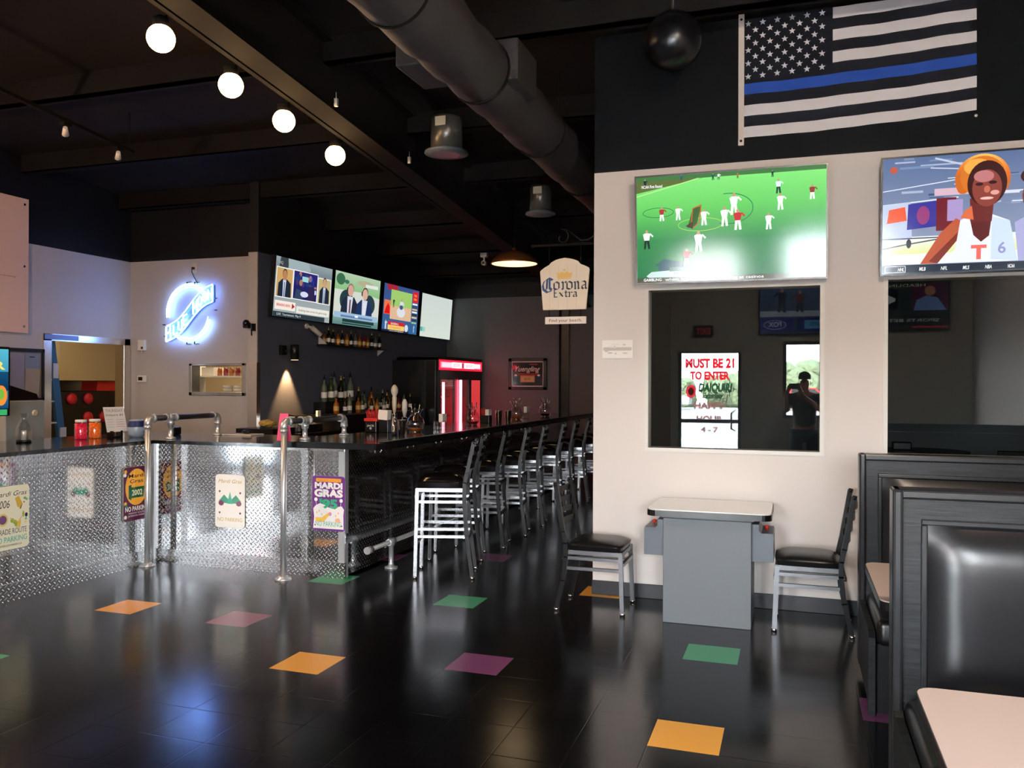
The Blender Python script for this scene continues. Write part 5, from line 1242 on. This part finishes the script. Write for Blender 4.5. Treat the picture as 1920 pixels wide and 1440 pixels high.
# ================================================================ BACK BAR
t = thing('back_bar', 'long black back bar counter with a pale front edge', 'back bar', (-5.8, 10.6, 0))
MB().box(-6.14, -5.62, 8.7, 12.15, 0, .93).build('cabinet', 'black_trim', t)
MB().box(-6.14, -5.58, 8.68, 12.17, .93, .965, .004).build('countertop', 'counter', t)
MB().box(-5.585, -5.577, 9.6, 12.15, 1.155, 1.172).build('edge_strip', 'steel', t)
MB().box(-6.14, -5.585, 9.6, 12.15, .966, 1.17).build('riser', 'black_trim', t)
MB().box(-6.13, -5.95, 9.85, 10.75, 1.171, 1.32).build('upper_riser', 'black_trim', t)
def bottle(kind):
    m, cap, lab, prof = {'clear': ('clear_bottle', 'black_plastic', 'paper', 0), 'amber': ('amber', 'black_plastic', 'gold_label', 1), 'dark': ('dark_bottle', 'gold_label', 'paper', 0), 'green': ('green_glass', 'chrome', 'paper', 0), 'red': ('red_bottle', 'black_plastic', 'gold_label', 1)}[kind]
    t = thing('liquor_bottle', '', 'bottle')
    if prof == 0: MB().lathe([(.034, 0), (.037, .01), (.037, .18), (.015, .225), (.013, .27)], n=12).build('glass', m, t)
    else: MB().lathe([(.04, 0), (.043, .01), (.043, .14), (.036, .165), (.014, .19), (.014, .24)], n=12).build('glass', m, t)
    MB().lathe([(.0385 if prof == 0 else .0445, .05), (.0385 if prof == 0 else .0445, .12)], n=12, cap=False).build('label', lab, t)
    h = .27 if prof == 0 else .24
    MB().lathe([(.014, h), (.014, h+.02), (.006, h+.025), (.005, h+.06)], n=8).build('pourer', cap, t)
    return t
protos = {k: bottle(k) for k in ('clear', 'amber', 'dark', 'green', 'red')}
used = set()
adj = {'clear': 'clear glass', 'amber': 'amber', 'dark': 'dark', 'green': 'green glass', 'red': 'red'}
def put_bottle(kind, loc, sc, lab, grp):
    p = protos[kind]
    o = p if kind not in used else copy_tree(p)
    used.add(kind); place(o, loc, random.uniform(0, 6), lab, grp, (sc, sc, sc))
random.seed(11)
for k in range(6):
    put_bottle('clear' if k in (0, 2, 5) else 'green' if k in (1, 4) else 'dark', (-6.03+.03*(k % 2), 9.95+.13*k, 1.3205), 1.1+.08*(k % 3), '%s liquor bottle on the raised step, %s from the left' % (adj['clear' if k in (0, 2, 5) else 'green' if k in (1, 4) else 'dark'], ordn[k].replace('nearest', 'first')), 'bottles on the raised step of the back bar')
kinds = ['dark', 'amber', 'red', 'clear', 'dark', 'amber', 'dark', 'clear', 'amber', 'green', 'dark', 'amber', 'clear']
for r, (xx, nb, wd) in enumerate(((-5.98, 13, 'rear'), (-5.70, 13, 'front'))):
    for k in range(nb):
        if r == 0 and k < 6: continue
        kd = kinds[(k+r*5) % 13]
        put_bottle(kd, (xx+random.uniform(-.02, .02), 9.72+.185*k+random.uniform(-.02, .02), 1.1705), random.uniform(.9, 1.2) if r == 0 else random.uniform(.72, .86), '%s liquor bottle in the %s row of the back bar, %s from the left' % (adj[kd], wd, (ordn+['eleventh', 'twelfth', 'thirteenth'])[k].replace('nearest', 'first')), 'liquor bottles on the back bar')
# wall shelf with miniature bottles
t = thing('wall_shelf', 'narrow black wall shelf under the televisions', 'shelf', (XB+.08, 10.8, 2.08))
MB().box(XB, XB+.14, 9.95, 11.75, 2.085, 2.105).build('board', 'black_trim', t)
MB().prism([(XB+.002, 9.99, 2.106), (XB+.135, 9.99, 2.106), (XB+.002, 9.99, 2.22)], (0, .008, 0)).prism([(XB+.002, 11.7, 2.085), (XB+.11, 11.7, 2.085), (XB+.002, 11.7, 2.0)], (0, .008, 0)).build('bracket', 'paper', t)
for k in range(20):
    kd = ['amber', 'dark', 'dark', 'clear', 'amber', 'dark', 'red'][k % 7]
    put_bottle(kd, (XB+.07+.02*((k*7) % 3-1), 10.06+.083*k, 2.1055), .62+.12*((k*5) % 3)/2, '%s small bottle on the wall shelf, number %d counted from the left' % (adj[kd], k+1), 'small bottles on the wall shelf')
# things at the left end of the back bar
one('dispenser', MB().box(-5.98, -5.80, 8.95, 9.02, .966, 1.13, .006).box(-5.95, -5.84, 8.96, 9.01, 1.13, 1.16), 'steel', 'small metal dispenser at the left end of the back bar', 'dispenser')
t = thing('cash_register', 'black cash register with a white receipt paper on the back bar', 'cash register', (-5.85, 9.2, .966))
MB().box(-6.1, -5.72, 9.05, 9.42, .966, 1.06, .01).prism([(-6.1, 9.1, 1.06), (-5.8, 9.1, 1.06), (-5.95, 9.1, 1.17), (-6.1, 9.1, 1.19)], (0, .28, 0)).build('body', 'black_plastic', t)
MB().box(-5.83, -5.80, 9.42, 9.49, 1.10, 1.22).build('receipt_paper', 'paper', t)
one('cloth_heap', MB().ico((-5.8, 8.34, 1.105), .09, 3, .12, (1, 1.3, .5)), 'gold_label', 'crumpled tan cloth by the wall end', 'cloth')
one('side_station', MB().box(-6.1, -5.6, 8.15, 8.6, 0, 1.05, .005), 'black_trim', 'black service cabinet at the wall end', 'cabinet')
# sconce with a warm beam
t = thing('wall_sconce', 'black cylindrical down-light on the charcoal wall', 'wall light', (XB+.14, 9.24, 1.95))
MB().box(XB, XB+.05, 9.07, 9.17, 1.93, 2.05).tube([(XB+.03, 9.13, 1.98), (XB+.13, 9.2, 1.98)], .012).build('mount', 'black_plastic', t)
MB().lathe([(.052, 1.87), (.052, 2.06), (.045, 2.065)], (XB+.12, 9.24, 0), 22).build('cylinder', 'black_plastic', t)
MB().lathe([(.047, 1.866), (.047, 1.869)], (XB+.12, 9.24, 0), 20).build('lens', 'pend_in', t)
# white camera
t = thing('security_camera', 'white security camera on the charcoal wall left of the shelf', 'camera', (XB+.1, 9.75, 2.25))
MB().lathe([(.035, 0), (.035, .03)], (XB, 9.68, 2.33), 14, 'x').tube([(XB+.03, 9.68, 2.33), (XB+.08, 9.7, 2.31)], .015).build('mount', 'white_plastic', t); MB().tube([(XB+.07, 9.70, 2.32), (XB+.16, 9.80, 2.21)], .033, 14).build('body', 'beige_plastic', t); MB().tube([(XB+.158, 9.798, 2.212), (XB+.165, 9.806, 2.204)], .026, 12).build('lens', 'black_plastic', t)
t = thing('security_camera', 'white dome camera hanging under the black ceiling at the far end', 'camera', (-4.5, 12, 3.4))
MB().box(-4.56, -4.46, 12, 12.08, 3.515, 3.6).tube([(-4.51, 12.04, 3.52), (-4.51, 12.04, 3.45)], .015).build('mount', 'white_plastic', t); MB().lathe([(.035, 0), (.035, .09)], (-4.5, 11.97, 3.42), 14, 'y').build('body', 'white_plastic', t); MB().lathe([(.024, -.004), (.024, 0)], (-4.5, 11.97, 3.42), 14, 'y').build('lens', 'black_plastic', t)
# coolers
t = thing('black_cooler', 'tall plain black cooler left of the red-lit one', 'cooler', (-5.8, 11.4, 0))
MB().box(-6.14, -5.62, 12.2, 12.28, .0, 1.95).build('side_panel', 'black_trim', t)
MB().box(-6.14, -5.42, 12.28, 12.33, .0, 1.95, .004).build('door', 'black_plastic', t)
t = thing('beer_cooler', 'tall beer cooler with red light tubes and a glowing red header', 'beer cooler', (-5.8, 13.3, 0))
MB().box(-6.14, -6.06, 12.35, 14.35, .0, 2.0).box(-6.14, -5.42, 12.35, 12.40, .0, 2.0).box(-6.14, -5.42, 14.30, 14.35, 0, 2.0).box(-6.14, -5.42, 12.35, 14.35, 1.96, 2.0).box(-6.14, -5.42, 12.35, 14.35, .0, .25).build('cabinet', 'black_plastic', t)
MB().box(-6.05, -6.0, 12.42, 14.28, .26, 1.64).box(-6.0, -5.45, 14.24, 14.28, .26, 1.64).box(-6.0, -5.45, 13.06, 13.16, .26, 1.64).box(-6.0, -5.45, 13.70, 13.78, .26, 1.64).build('interior', 'red_shelf', t)
MB().box(-5.43, -5.40, 12.40, 14.30, 1.66, 1.80).box(-5.43, -5.40, 12.40, 12.45, .25, 1.66).box(-5.43, -5.40, 13.02, 13.20, .25, 1.66).box(-5.43, -5.40, 13.70, 13.80, .25, 1.66).box(-5.43, -5.40, 14.25, 14.30, .25, 1.66).build('door_frame', 'black_plastic', t)
MB().box(-5.415, -5.41, 12.45, 13.02, .26, 1.65).box(-5.415, -5.41, 13.2, 13.7, .26, 1.65).build('door_glass', 'clear_glass', t)
MB().box(-6.0, -5.5, 12.42, 14.28, .7, .72).box(-6.0, -5.5, 12.42, 14.28, 1.03, 1.05).box(-6.0, -5.5, 12.42, 14.28, 1.35, 1.37).build('shelf', 'red_shelf', t)
MB().tube([(-5.47, 12.72, .4), (-5.47, 12.72, 1.6)], .022, 10).build('light_tube', 'pink_tube', t)
MB().tube([(-5.38, 13.25, .4), (-5.38, 13.25, 1.64)], .022, 10).build('light_tube', 'red_tube', t)
a = Art((-5.405, 13.80, .3), (0, .44, 0), (0, 0, 1.34)); a.rect(0, 0, 1, 1, C(190, 40, 52), C(215, 60, 62)); a.build('lit_panel', 'screen', t)
a = Art((-5.40, 12.37, 1.80), (0, 1.95, 0), (0, 0, .165))
a.rect(0, 0, 1, 1, C(235, 20, 45)); a.rect(.03, .2, .97, .82, C(255, 90, 110)); a.rect(.06, .28, .3, .75, C(255, 150, 160)); a.rect(.28, .24, .5, .8, C(255, 235, 235)); a.rect(.56, .24, .8, .8, C(255, 235, 235)); a.rect(.8, .3, .95, .75, C(255, 170, 175))
a.text('BEER', .39, .35, .35, C(220, 60, 80), bold=.02, align='C', width=.16); a.rect(.505, .25, .54, .75, C(110, 20, 30)); a.text('BEER', .68, .35, .35, C(220, 60, 80), bold=.02, align='C', width=.16)
M['header'] = attr_mat('glowing_header', 2.6); a.build('header', 'header', t)
MB().box(-6.1, -5.405, 12.36, 14.33, 2.001, 2.02).box(-5.5, -5.402, 12.36, 14.33, 1.795, 1.97).build('header_box', 'black_plastic', t)
# framed mirror sign on the back wall
def d_yu(a, ru, rv):
    a.rect(0, 0, 1, 1, C(26, 22, 30)); G = C(200, 160, 110); Wd = C(220, 200, 185)
    a.line([(.02, .02), (.98, .02), (.98, .98), (.02, .98), (.02, .02)], .022, C(220, 205, 200))
    a.ell(.1, .76, .09, .09, C(190, 20, 40)); a.text('Yuengling', .5, .6, .2, Wd, shear=.4, align='C', width=.76, bold=.01)
    a.rect(.28, .18, .72, .46, C(190, 130, 85)); a.rect(.2, .44, .85, .54, C(130, 44, 34)); a.rect(.32, .22, .68, .38, G); a.text('BEER', .5, .26, .1, C(120, 60, 30), align='C', width=.2); a.rect(.56, .84, .8, .9, C(130, 60, 50)); a.ell(.14, .45, .04, .04, Wd); a.ell(.84, .45, .04, .04, Wd)
t = sign_board('framed_mirror', (-4.87, BY-.02, 1.525), (.62, 0, 0), (0, 0, .465), 'black-framed beer mirror with script lettering on the back wall', 'mirror', d_yu, 'print', .004, 0, 'black_plastic')
mb = MB()
for q in ((-4.92, -4.86, 1.475, 2.04), (-4.26, -4.20, 1.475, 2.04), (-4.92, -4.2, 1.985, 2.04), (-4.92, -4.2, 1.475, 1.53)): mb.box(q[0], q[1], BY-.04, BY-.002, q[2], q[3], .004)
mb.build('frame', 'black_plastic', t)

# ================================================================ CEILING THINGS
def bulb(y, lab):
    x = -3.72; z = 4.07-.088*y
    t = thing('track_lamp', lab, 'lamp', (x, y, z), 'warm lamps along the beam')
    MB().sphere((x, y, z), .085, 20).build('bulb', 'bulb', t)  # oversized sphere, shaped to stand in for the halo round the bulb
    MB().lathe([(.035, .06), (.05, .075), (.05, .12), (.02, .14)], (x, y, z), 16).tube([(x, y, z+.12), (x+.045, y, z+.13)], .01).build('socket', 'steel_black', t)
    l = bpy.data.lights.new('lamp', 'POINT'); l.energy = 14; l.color = (1, .6, .28); l.shadow_soft_size = .16
    o = bpy.data.objects.new('lamp_light', l); COL.objects.link(o); o.location = (x-.01, y, z-.1); return t
for y, w in ((4.22, 'first'), (4.90, 'second'), (5.54, 'third'), (6.30, 'fourth')): bulb(y, 'glowing warm bulb on the beam, %s from the camera' % w)
one('lighting_track', MB().prism([(-3.66, 3.2, 4.20-.088*3.2), (-3.62, 3.2, 4.20-.088*3.2), (-3.62, 8.5, 4.20-.088*8.5), (-3.66, 8.5, 4.20-.088*8.5)], (0, 0, .03)), 'steel_black', 'black track carrying the warm lamps beside the beam', 'lighting track')
t = thing('lighting_track', 'black lighting track at the left of the ceiling', 'lighting track', (-6.1, 5, 4.0))
MB().prism([(-6.12, 1.5, 4.37-.088*1.5), (-6.08, 1.5, 4.37-.088*1.5), (-6.08, 6.55, 4.37-.088*6.55), (-6.12, 6.55, 4.37-.088*6.55)], (0, 0, .03)).build('rail', 'steel_black', t)
MB().tube([(-6.1, 6.5, 3.82), (-6.1, 6.5, 4.18)], .006).tube([(-6.1, 2.5, 4.17), (-6.1, 2.5, 4.55)], .006).tube([(-6.1, 4.5, 4.0), (-6.1, 4.5, 4.37)], .006).build('hanger', 'steel_black', t)
for (y, w) in ((5.75, 'nearer'), (6.36, 'farther')):
    z = 4.37-.088*y
    t = thing('track_spotlight', 'small white track spotlight, %s of two at the left of the ceiling' % w, 'spotlight', (-6.1, y, z), 'white spotlights on the left track')
    MB().box(-6.13, -6.07, y-.04, y+.04, z-.035, z-.006).tube([(-6.1, y, z-.02), (-6.1, y, z-.06)], .006).build('mount', 'steel_black', t); MB().tube([(-6.08, y-.02, z-.055), (-6.13, y+.03, z-.10)], [.018, .03], 12).build('lamp_head', 'white_plastic', t)
for (x, y, w) in ((-3.36, 5.7, 'nearer'), (-3.36, 7.0, 'farther')):
    one('sensor', MB().box(x-.012, x+.012, y-.012, y+.012, roofz(y)-.56, roofz(y)-.50).tube([(x, y, roofz(y)-.51), (x, y, roofz(y)-.45)], .003), 'white_plastic', 'tiny white sensor beside the steel beam, %s of two' % w, 'sensor', 'sensors on the beam')
# round duct
t = thing('air_duct', 'large round wrapped air duct running under the ceiling', 'duct', (-1.88, 6, 3.33))
dx, dz, dr = -1.88, 3.53, .2
n = 90; pts = []; rs = []
for k in range(n+1):
    y = -.9+12.2*k/n; pts.append((dx+.008*math.sin(k*1.7), y, dz+.008*math.cos(k*2.3))); rs.append(dr+.004*math.sin(k*.9)+random.uniform(-.003, .003))
MB().tube(pts, rs, 28).build('duct_body', 'duct', t)
for y in (1.2, 2.55, 3.72, 4.9, 6.2, 7.6, 9.1): MB().tube([(dx, y-.012, dz), (dx, y+.012, dz)], dr+.012, 28, smooth=False).build('band', 'steel_black', t)
MB().box(dx-.30, dx-.1, 4.35, 4.75, dz-.14, dz+.1, .01).build('branch_collar', 'duct', t); MB().box(dx+.08, dx+.26, 4.9, 5.3, dz-.08, dz+.18, .01).build('branch_collar', 'duct', t)
mb = MB()
for y in (3.0, 6.8, 9.5): mb.tube([(dx, y, dz+dr), (dx, y, roofz(y))], .006)
mb.build('hanger', 'steel_black', t)
# pendants
def speaker_can(x, y, z0, h, r, lab):
    t = thing('pendant_speaker', lab, 'speaker', (x, y, z0), 'hanging speakers')
    MB().lathe([(r*.72, .03), (r*.70, h-.02), (r*.62, h)], (x, y, z0), 28).build('can', 'tv_silver', t)
    MB().lathe([(r*.6, 0), (r, .012), (r*.98, .03), (r*.7, .05)], (x, y, z0), 28).build('flange', 'arcade_dark', t)
    MB().box(x-.05, x+.05, y-r*.74, y-r*.70, z0+h-.11, z0+h-.03).build('terminal_plate', 'beige_plastic', t)
    MB().tube([(x, y, z0+h), (x, y, roofz(y))], .004).build('cable', 'steel_black', t)
speaker_can(-2.99, 7.0, 3.64, .34, .2, 'hanging black can speaker with a pale round grille, nearer of two')
speaker_can(-2.70, 9.0, 3.46, .33, .17, 'hanging black can speaker, farther of two')
t = thing('pendant_lamp', 'shallow dome pendant lamp glowing warm over the bar', 'pendant lamp', (-3.34, 10, 3.08))
MB().lathe([(.295, 0), (.30, .006), (.27, .06), (.2, .12), (.1, .155), (.03, .17), (.03, .20)], (-3.34, 10, 3.08), 32, cap=False).build('lamp_shade', 'pend_out', t)
MB().lathe([(.285, .004), (.26, .02), (.06, .03)], (-3.34, 10, 3.08), 32).build('diffuser', 'pend_in', t)
MB().tube([(-3.34, 10, 3.27), (-3.34, 10, roofz(10))], .006).build('cord', 'steel_black', t)
l = bpy.data.lights.new('pendant', 'POINT'); l.energy = 2.5; l.color = (1, .68, .38); l.shadow_soft_size = .2
o = bpy.data.objects.new('pendant_light', l); COL.objects.link(o); o.location = (-3.34, 10, 2.98)
t = thing('ceiling_fixture', 'white rectangular ceiling fixture at the top edge', 'ceiling light', (-2.6, 3.7, 3.75))
MB().box(-3.06, -1.86, 3.4, 3.99, 3.76, 3.83).build('housing', 'white_plastic', t); MB().box(-3.03, -1.89, 3.43, 3.96, 3.745, 3.76).build('diffuser', 'grey_light', t)
MB().tube([(-2.9, 3.7, 3.83), (-2.9, 3.7, roofz(3.7))], .006).tube([(-2.0, 3.7, 3.83), (-2.0, 3.7, roofz(3.7))], .006).build('hanger', 'steel_black', t)

# objects in the dark room behind the right window
t = thing('high_table', 'dark round high-top table seen through the right window', 'table', (1.0, 7.9, 0))
MB().lathe([(.38, .985), (.38, 1.02)], (1.02, 7.9, 0), 32).build('tabletop', 'black_trim', t); MB().lathe([(.03, .03), (.03, .985)], (1.02, 7.9, 0), 14).lathe([(.25, 0), (.24, .03)], (1.02, 7.9, 0), 24).build('pedestal', 'black_trim', t)
one('table_caddy', MB().box(.80, .95, 7.85, 7.95, 1.021, 1.09, .01), 'black_plastic', 'black caddy on the high table behind the right window', 'caddy')
t = thing('chair_back', 'dark chair with a white tag seen low in the right window', 'chair', (1.75, 8.0, 0))
MB().box(1.62, 1.9, 7.97, 8.0, .9, 1.03, .01).box(1.62, 1.9, 7.6, 7.97, .72, .76, .01).build('seat_and_back', 'black_trim', t)
for sx in (1.64, 1.88):
    for sy_ in (7.63, 7.97): MB().box(sx-.015, sx+.015, sy_-.015, sy_+.015, 0, .9 if sy_ > 7.9 else .72).build('leg', 'black_trim', t)
MB().box(1.87, 1.905, 7.955, 7.97, .95, 1.03).build('tag', 'paper', t)

# ================================================================ THE PHOTOGRAPHER (seen in the window reflection)
t = thing('person', 'person in dark clothes and a cap holding up a phone, seen in the window reflection', 'person', (.14, -.42, 0))
def skin(name, verts, edges, rad, m, parent, root=0):
    me = bpy.data.meshes.new(name); me.from_pydata([Vector(v)-Vector(parent.location) for v in verts], edges, [])
    o = bpy.data.objects.new(name, me); COL.objects.link(o); o.parent = parent
    sk = o.modifiers.new('skin', 'SKIN'); sk.use_smooth_shade = True
    sv = me.skin_vertices[0].data if me.skin_vertices else None
    return o, sk
def skinned(name, verts, edges, rad, mats_, parent, root=0, sub=2):
    bm = bmesh.new()
    ly = bm.verts.layers.skin.verify()
    vs = []
    for k, v in enumerate(verts):
        b = bm.verts.new(Vector(v)-Vector(parent.location)); b[ly].radius = rad[k] if isinstance(rad[k], tuple) else (rad[k], rad[k]); b[ly].use_root = (k == root); vs.append(b)
    for a, b in edges: bm.edges.new((vs[a], vs[b]))
    me = bpy.data.meshes.new(name); bm.to_mesh(me); bm.free(); me.materials.append(M[mats_])
    o = bpy.data.objects.new(name, me); COL.objects.link(o); o.parent = parent
    sk = o.modifiers.new('skin', 'SKIN'); sk.use_smooth_shade = True
    sb = o.modifiers.new('sub', 'SUBSURF'); sb.levels = sub; sb.render_levels = sub
    return o
px, py = .14, -.42
V_ = [(px, py, .95), (px, py, 1.12), (px, py, 1.3), (px, py+.0, 1.42), (px, py+.01, 1.50), (px, py+.04, 1.60), (px, py+.03, 1.67)]
R__ = [(.16, .12), (.14, .10), (.17, .11), (.12, .09), .05, (.075, .09), (.06, .08)]
E_ = [(0, 1), (1, 2), (2, 3), (3, 4), (4, 5), (5, 6)]
for s in (-1, 1):
    b0 = len(V_)
    V_ += [(px+s*.1, py, .88), (px+s*.12, py+.02, .5), (px+s*.13, py, .1), (px+s*.13, py+.14, .04)]; R__ += [.085, .06, .042, .035]
    E_ += [(0, b0), (b0, b0+1), (b0+1, b0+2), (b0+2, b0+3)]
    a0 = len(V_)
    hx_ = .0+s*.075-(.0)
    V_ += [(px+s*.18, py, 1.40), (px+s*.25, py+.10, 1.20), (hx_+s*.04, -.10, 1.42), (hx_+s*.012, -.06, 1.49)]; R__ += [.06, .045, .035, (.03, .014)]
    E_ += [(3, a0), (a0, a0+1), (a0+1, a0+2), (a0+2, a0+3)]
    palm = a0+3
    for k in range(4):
        f0 = len(V_); zz = 1.515+.018*k
        V_ += [(hx_+s*.006, -.052, zz), (hx_-s*.004, -.03, zz+.004), (hx_-s*.022, -.022, zz+.004)]; R__ += [.009, .008, .007]
        E_ += [(palm, f0), (f0, f0+1), (f0+1, f0+2)]
    f0 = len(V_); V_ += [(hx_-s*.01, -.075, 1.50), (hx_-s*.035, -.07, 1.515)]; R__ += [.010, .008]; E_ += [(palm, f0), (f0, f0+1)]
skinned('body', V_, E_, R__, 'skin', t)
skinned('shirt', [(px, py, .93), (px, py, 1.12), (px, py, 1.3), (px, py, 1.43), (px-.19, py, 1.40), (px-.25, py+.07, 1.26), (px+.19, py, 1.40), (px+.25, py+.07, 1.26)], [(0, 1), (1, 2), (2, 3), (3, 4), (4, 5), (3, 6), (6, 7)], [(.19, .15), (.17, .13), (.2, .14), (.12, .11), .08, .065, .08, .065], 'shirt', t)
skinned('trousers', [(px, py, .94)]+[(px+s*a, py+b, z) for s in (-1, 1) for a, b, z in ((.1, 0, .86), (.12, .02, .5), (.13, 0, .09))], [(0, 1), (1, 2), (2, 3), (0, 4), (4, 5), (5, 6)], [(.17, .13), .1, .08, .065, .1, .08, .065], 'jeans', t)
MB().lathe([(.085, 1.66), (.088, 1.70), (.07, 1.75), (.02, 1.775)], (px, py+.03, 0), 18).box(px-.065, px+.065, py+.09, py+.20, 1.665, 1.675, .004).build('cap', 'shirt', t)
MB().sphere((px-.032, py+.122, 1.61), .012, 10).sphere((px+.032, py+.122, 1.61), .012, 10).build('eyes', 'white_plastic', t)
MB().prism([(px-.015, py+.12, 1.565), (px+.015, py+.12, 1.565), (px, py+.125, 1.605)], (0, .022, 0)).box(px-.025, px+.025, py+.118, py+.128, 1.535, 1.545).build('nose_and_mouth', 'skin', t)
MB().sphere((px-.083, py+.035, 1.60), .02, 10, (.4, .8, 1.3)).sphere((px+.083, py+.035, 1.60), .02, 10, (.4, .8, 1.3)).build('ears', 'skin', t)
one('phone', MB().box(-.075, .075, -.052, -.044, 1.52, 1.60, .004), 'black_plastic', 'phone held up in both hands, seen in the window reflection', 'phone')

# ================================================================ LIGHT
w = bpy.data.worlds.new('sky'); S.world = w; w.use_nodes = True
nt = w.node_tree; bg = nt.nodes['Background']
tc = nt.nodes.new('ShaderNodeTexCoord'); sp = nt.nodes.new('ShaderNodeSeparateXYZ'); nt.links.new(tc.outputs['Generated'], sp.inputs[0])
rp = nt.nodes.new('ShaderNodeValToRGB'); nt.links.new(sp.outputs['Z'], rp.inputs[0])
rp.color_ramp.elements[0].position = .0; rp.color_ramp.elements[0].color = (1.0, 1.0, .98, 1)
rp.color_ramp.elements[1].position = .8; rp.color_ramp.elements[1].color = (.55, .75, 1, 1)
nt.links.new(rp.outputs[0], bg.inputs[0]); bg.inputs[1].default_value = 72
sl = bpy.data.lights.new('sun', 'SUN'); sl.energy = 190; sl.angle = .01; sl.color = (1, .95, .86)
so = bpy.data.objects.new('sun', sl); COL.objects.link(so); so.rotation_euler = Vector((-.5, .5, 1)).to_track_quat('Z', 'Y').to_euler()
for (a, b, lo, hi) in (D1, SW):   # portals: guide sky light through the openings
    l = bpy.data.lights.new('portal', 'AREA'); l.shape = 'RECTANGLE'; l.size = b-a; l.size_y = hi-lo; l.cycles.is_portal = True
    o = bpy.data.objects.new('sky_portal', l); COL.objects.link(o); o.location = ((a+b)/2, FY-.17, (lo+hi)/2); o.rotation_euler = (PI/2, 0, 0)
# sconce beam
l = bpy.data.lights.new('sconce', 'SPOT'); l.energy = 230; l.color = (1, .56, .22); l.spot_size = math.radians(66); l.spot_blend = .5; l.shadow_soft_size = .02
o = bpy.data.objects.new('sconce_light', l); COL.objects.link(o); o.location = (XB+.085, 9.24, 1.86); o.rotation_euler = (0, 0, 0)
# warm ceiling lamp above the left counter, outside the frame
t = thing('pendant_lamp', 'warm hanging lamp over the left counter', 'pendant lamp', (-6.6, 4.6, 3.3))
MB().lathe([(.18, 0), (.16, .08), (.04, .16), (.02, .2)], (-6.6, 3.6, 3.5), 24, cap=False).tube([(-6.6, 3.6, 3.7), (-6.6, 3.6, roofz(3.6))], .006).build('lamp_shade', 'pend_out', t)
MB().sphere((-6.6, 3.6, 3.53), .05, 14).build('bulb', 'pend_in', t)
l = bpy.data.lights.new('left_lamp', 'POINT'); l.energy = 260; l.color = (1, .62, .38); l.shadow_soft_size = .1
o = bpy.data.objects.new('left_lamp_light', l); COL.objects.link(o); o.location = (-6.6, 3.6, 3.44)

t = thing('pendant_lamp', 'warm hanging dome lamp above the seating, its glint on the black globe', 'pendant lamp', (.6, 2.3, 3.7))
MB().lathe([(.18, 0), (.16, .08), (.04, .16), (.02, .2)], (.6, 2.3, 3.7), 24, cap=False).tube([(.6, 2.3, 3.9), (.6, 2.3, roofz(2.3))], .006).build('lamp_shade', 'pend_out', t)
MB().sphere((.6, 2.3, 3.76), .05, 14).build('bulb', 'pend_in', t)
l = bpy.data.lights.new('seating_lamp', 'POINT'); l.energy = 190; l.color = (1, .8, .62); l.shadow_soft_size = .1
o = bpy.data.objects.new('seating_lamp_light', l); COL.objects.link(o); o.location = (.6, 2.3, 3.62)

# ================================================================ CAMERA
f_px, yaw, pitch, roll = 1573.0, .3246, .000565, .00431
cy, sy_ = math.cos(yaw), math.sin(yaw)
F = Vector((-sy_, cy, 0)); R = Vector((cy, sy_, 0)); U = Vector((0, 0, 1))
F2 = F*math.cos(pitch)+U*math.sin(pitch); U2 = U*math.cos(pitch)-F*math.sin(pitch)
R3 = R*math.cos(roll)+U2*math.sin(roll); U3 = U2*math.cos(roll)-R*math.sin(roll)
cam = bpy.data.cameras.new('camera'); cam.sensor_width = 36; cam.lens = 36*f_px/1920; cam.clip_start = .05
co = bpy.data.objects.new('camera', cam); COL.objects.link(co)
m = Matrix((R3, U3, -F2)).transposed().to_4x4(); m.translation = Vector((0, 0, 1.568)); co.matrix_world = m
S.camera = co
S.view_settings.view_transform = 'Standard'; S.view_settings.look = 'None'; S.view_settings.gamma = 1; S.view_settings.use_curve_mapping = False
S.view_settings.exposure = 0
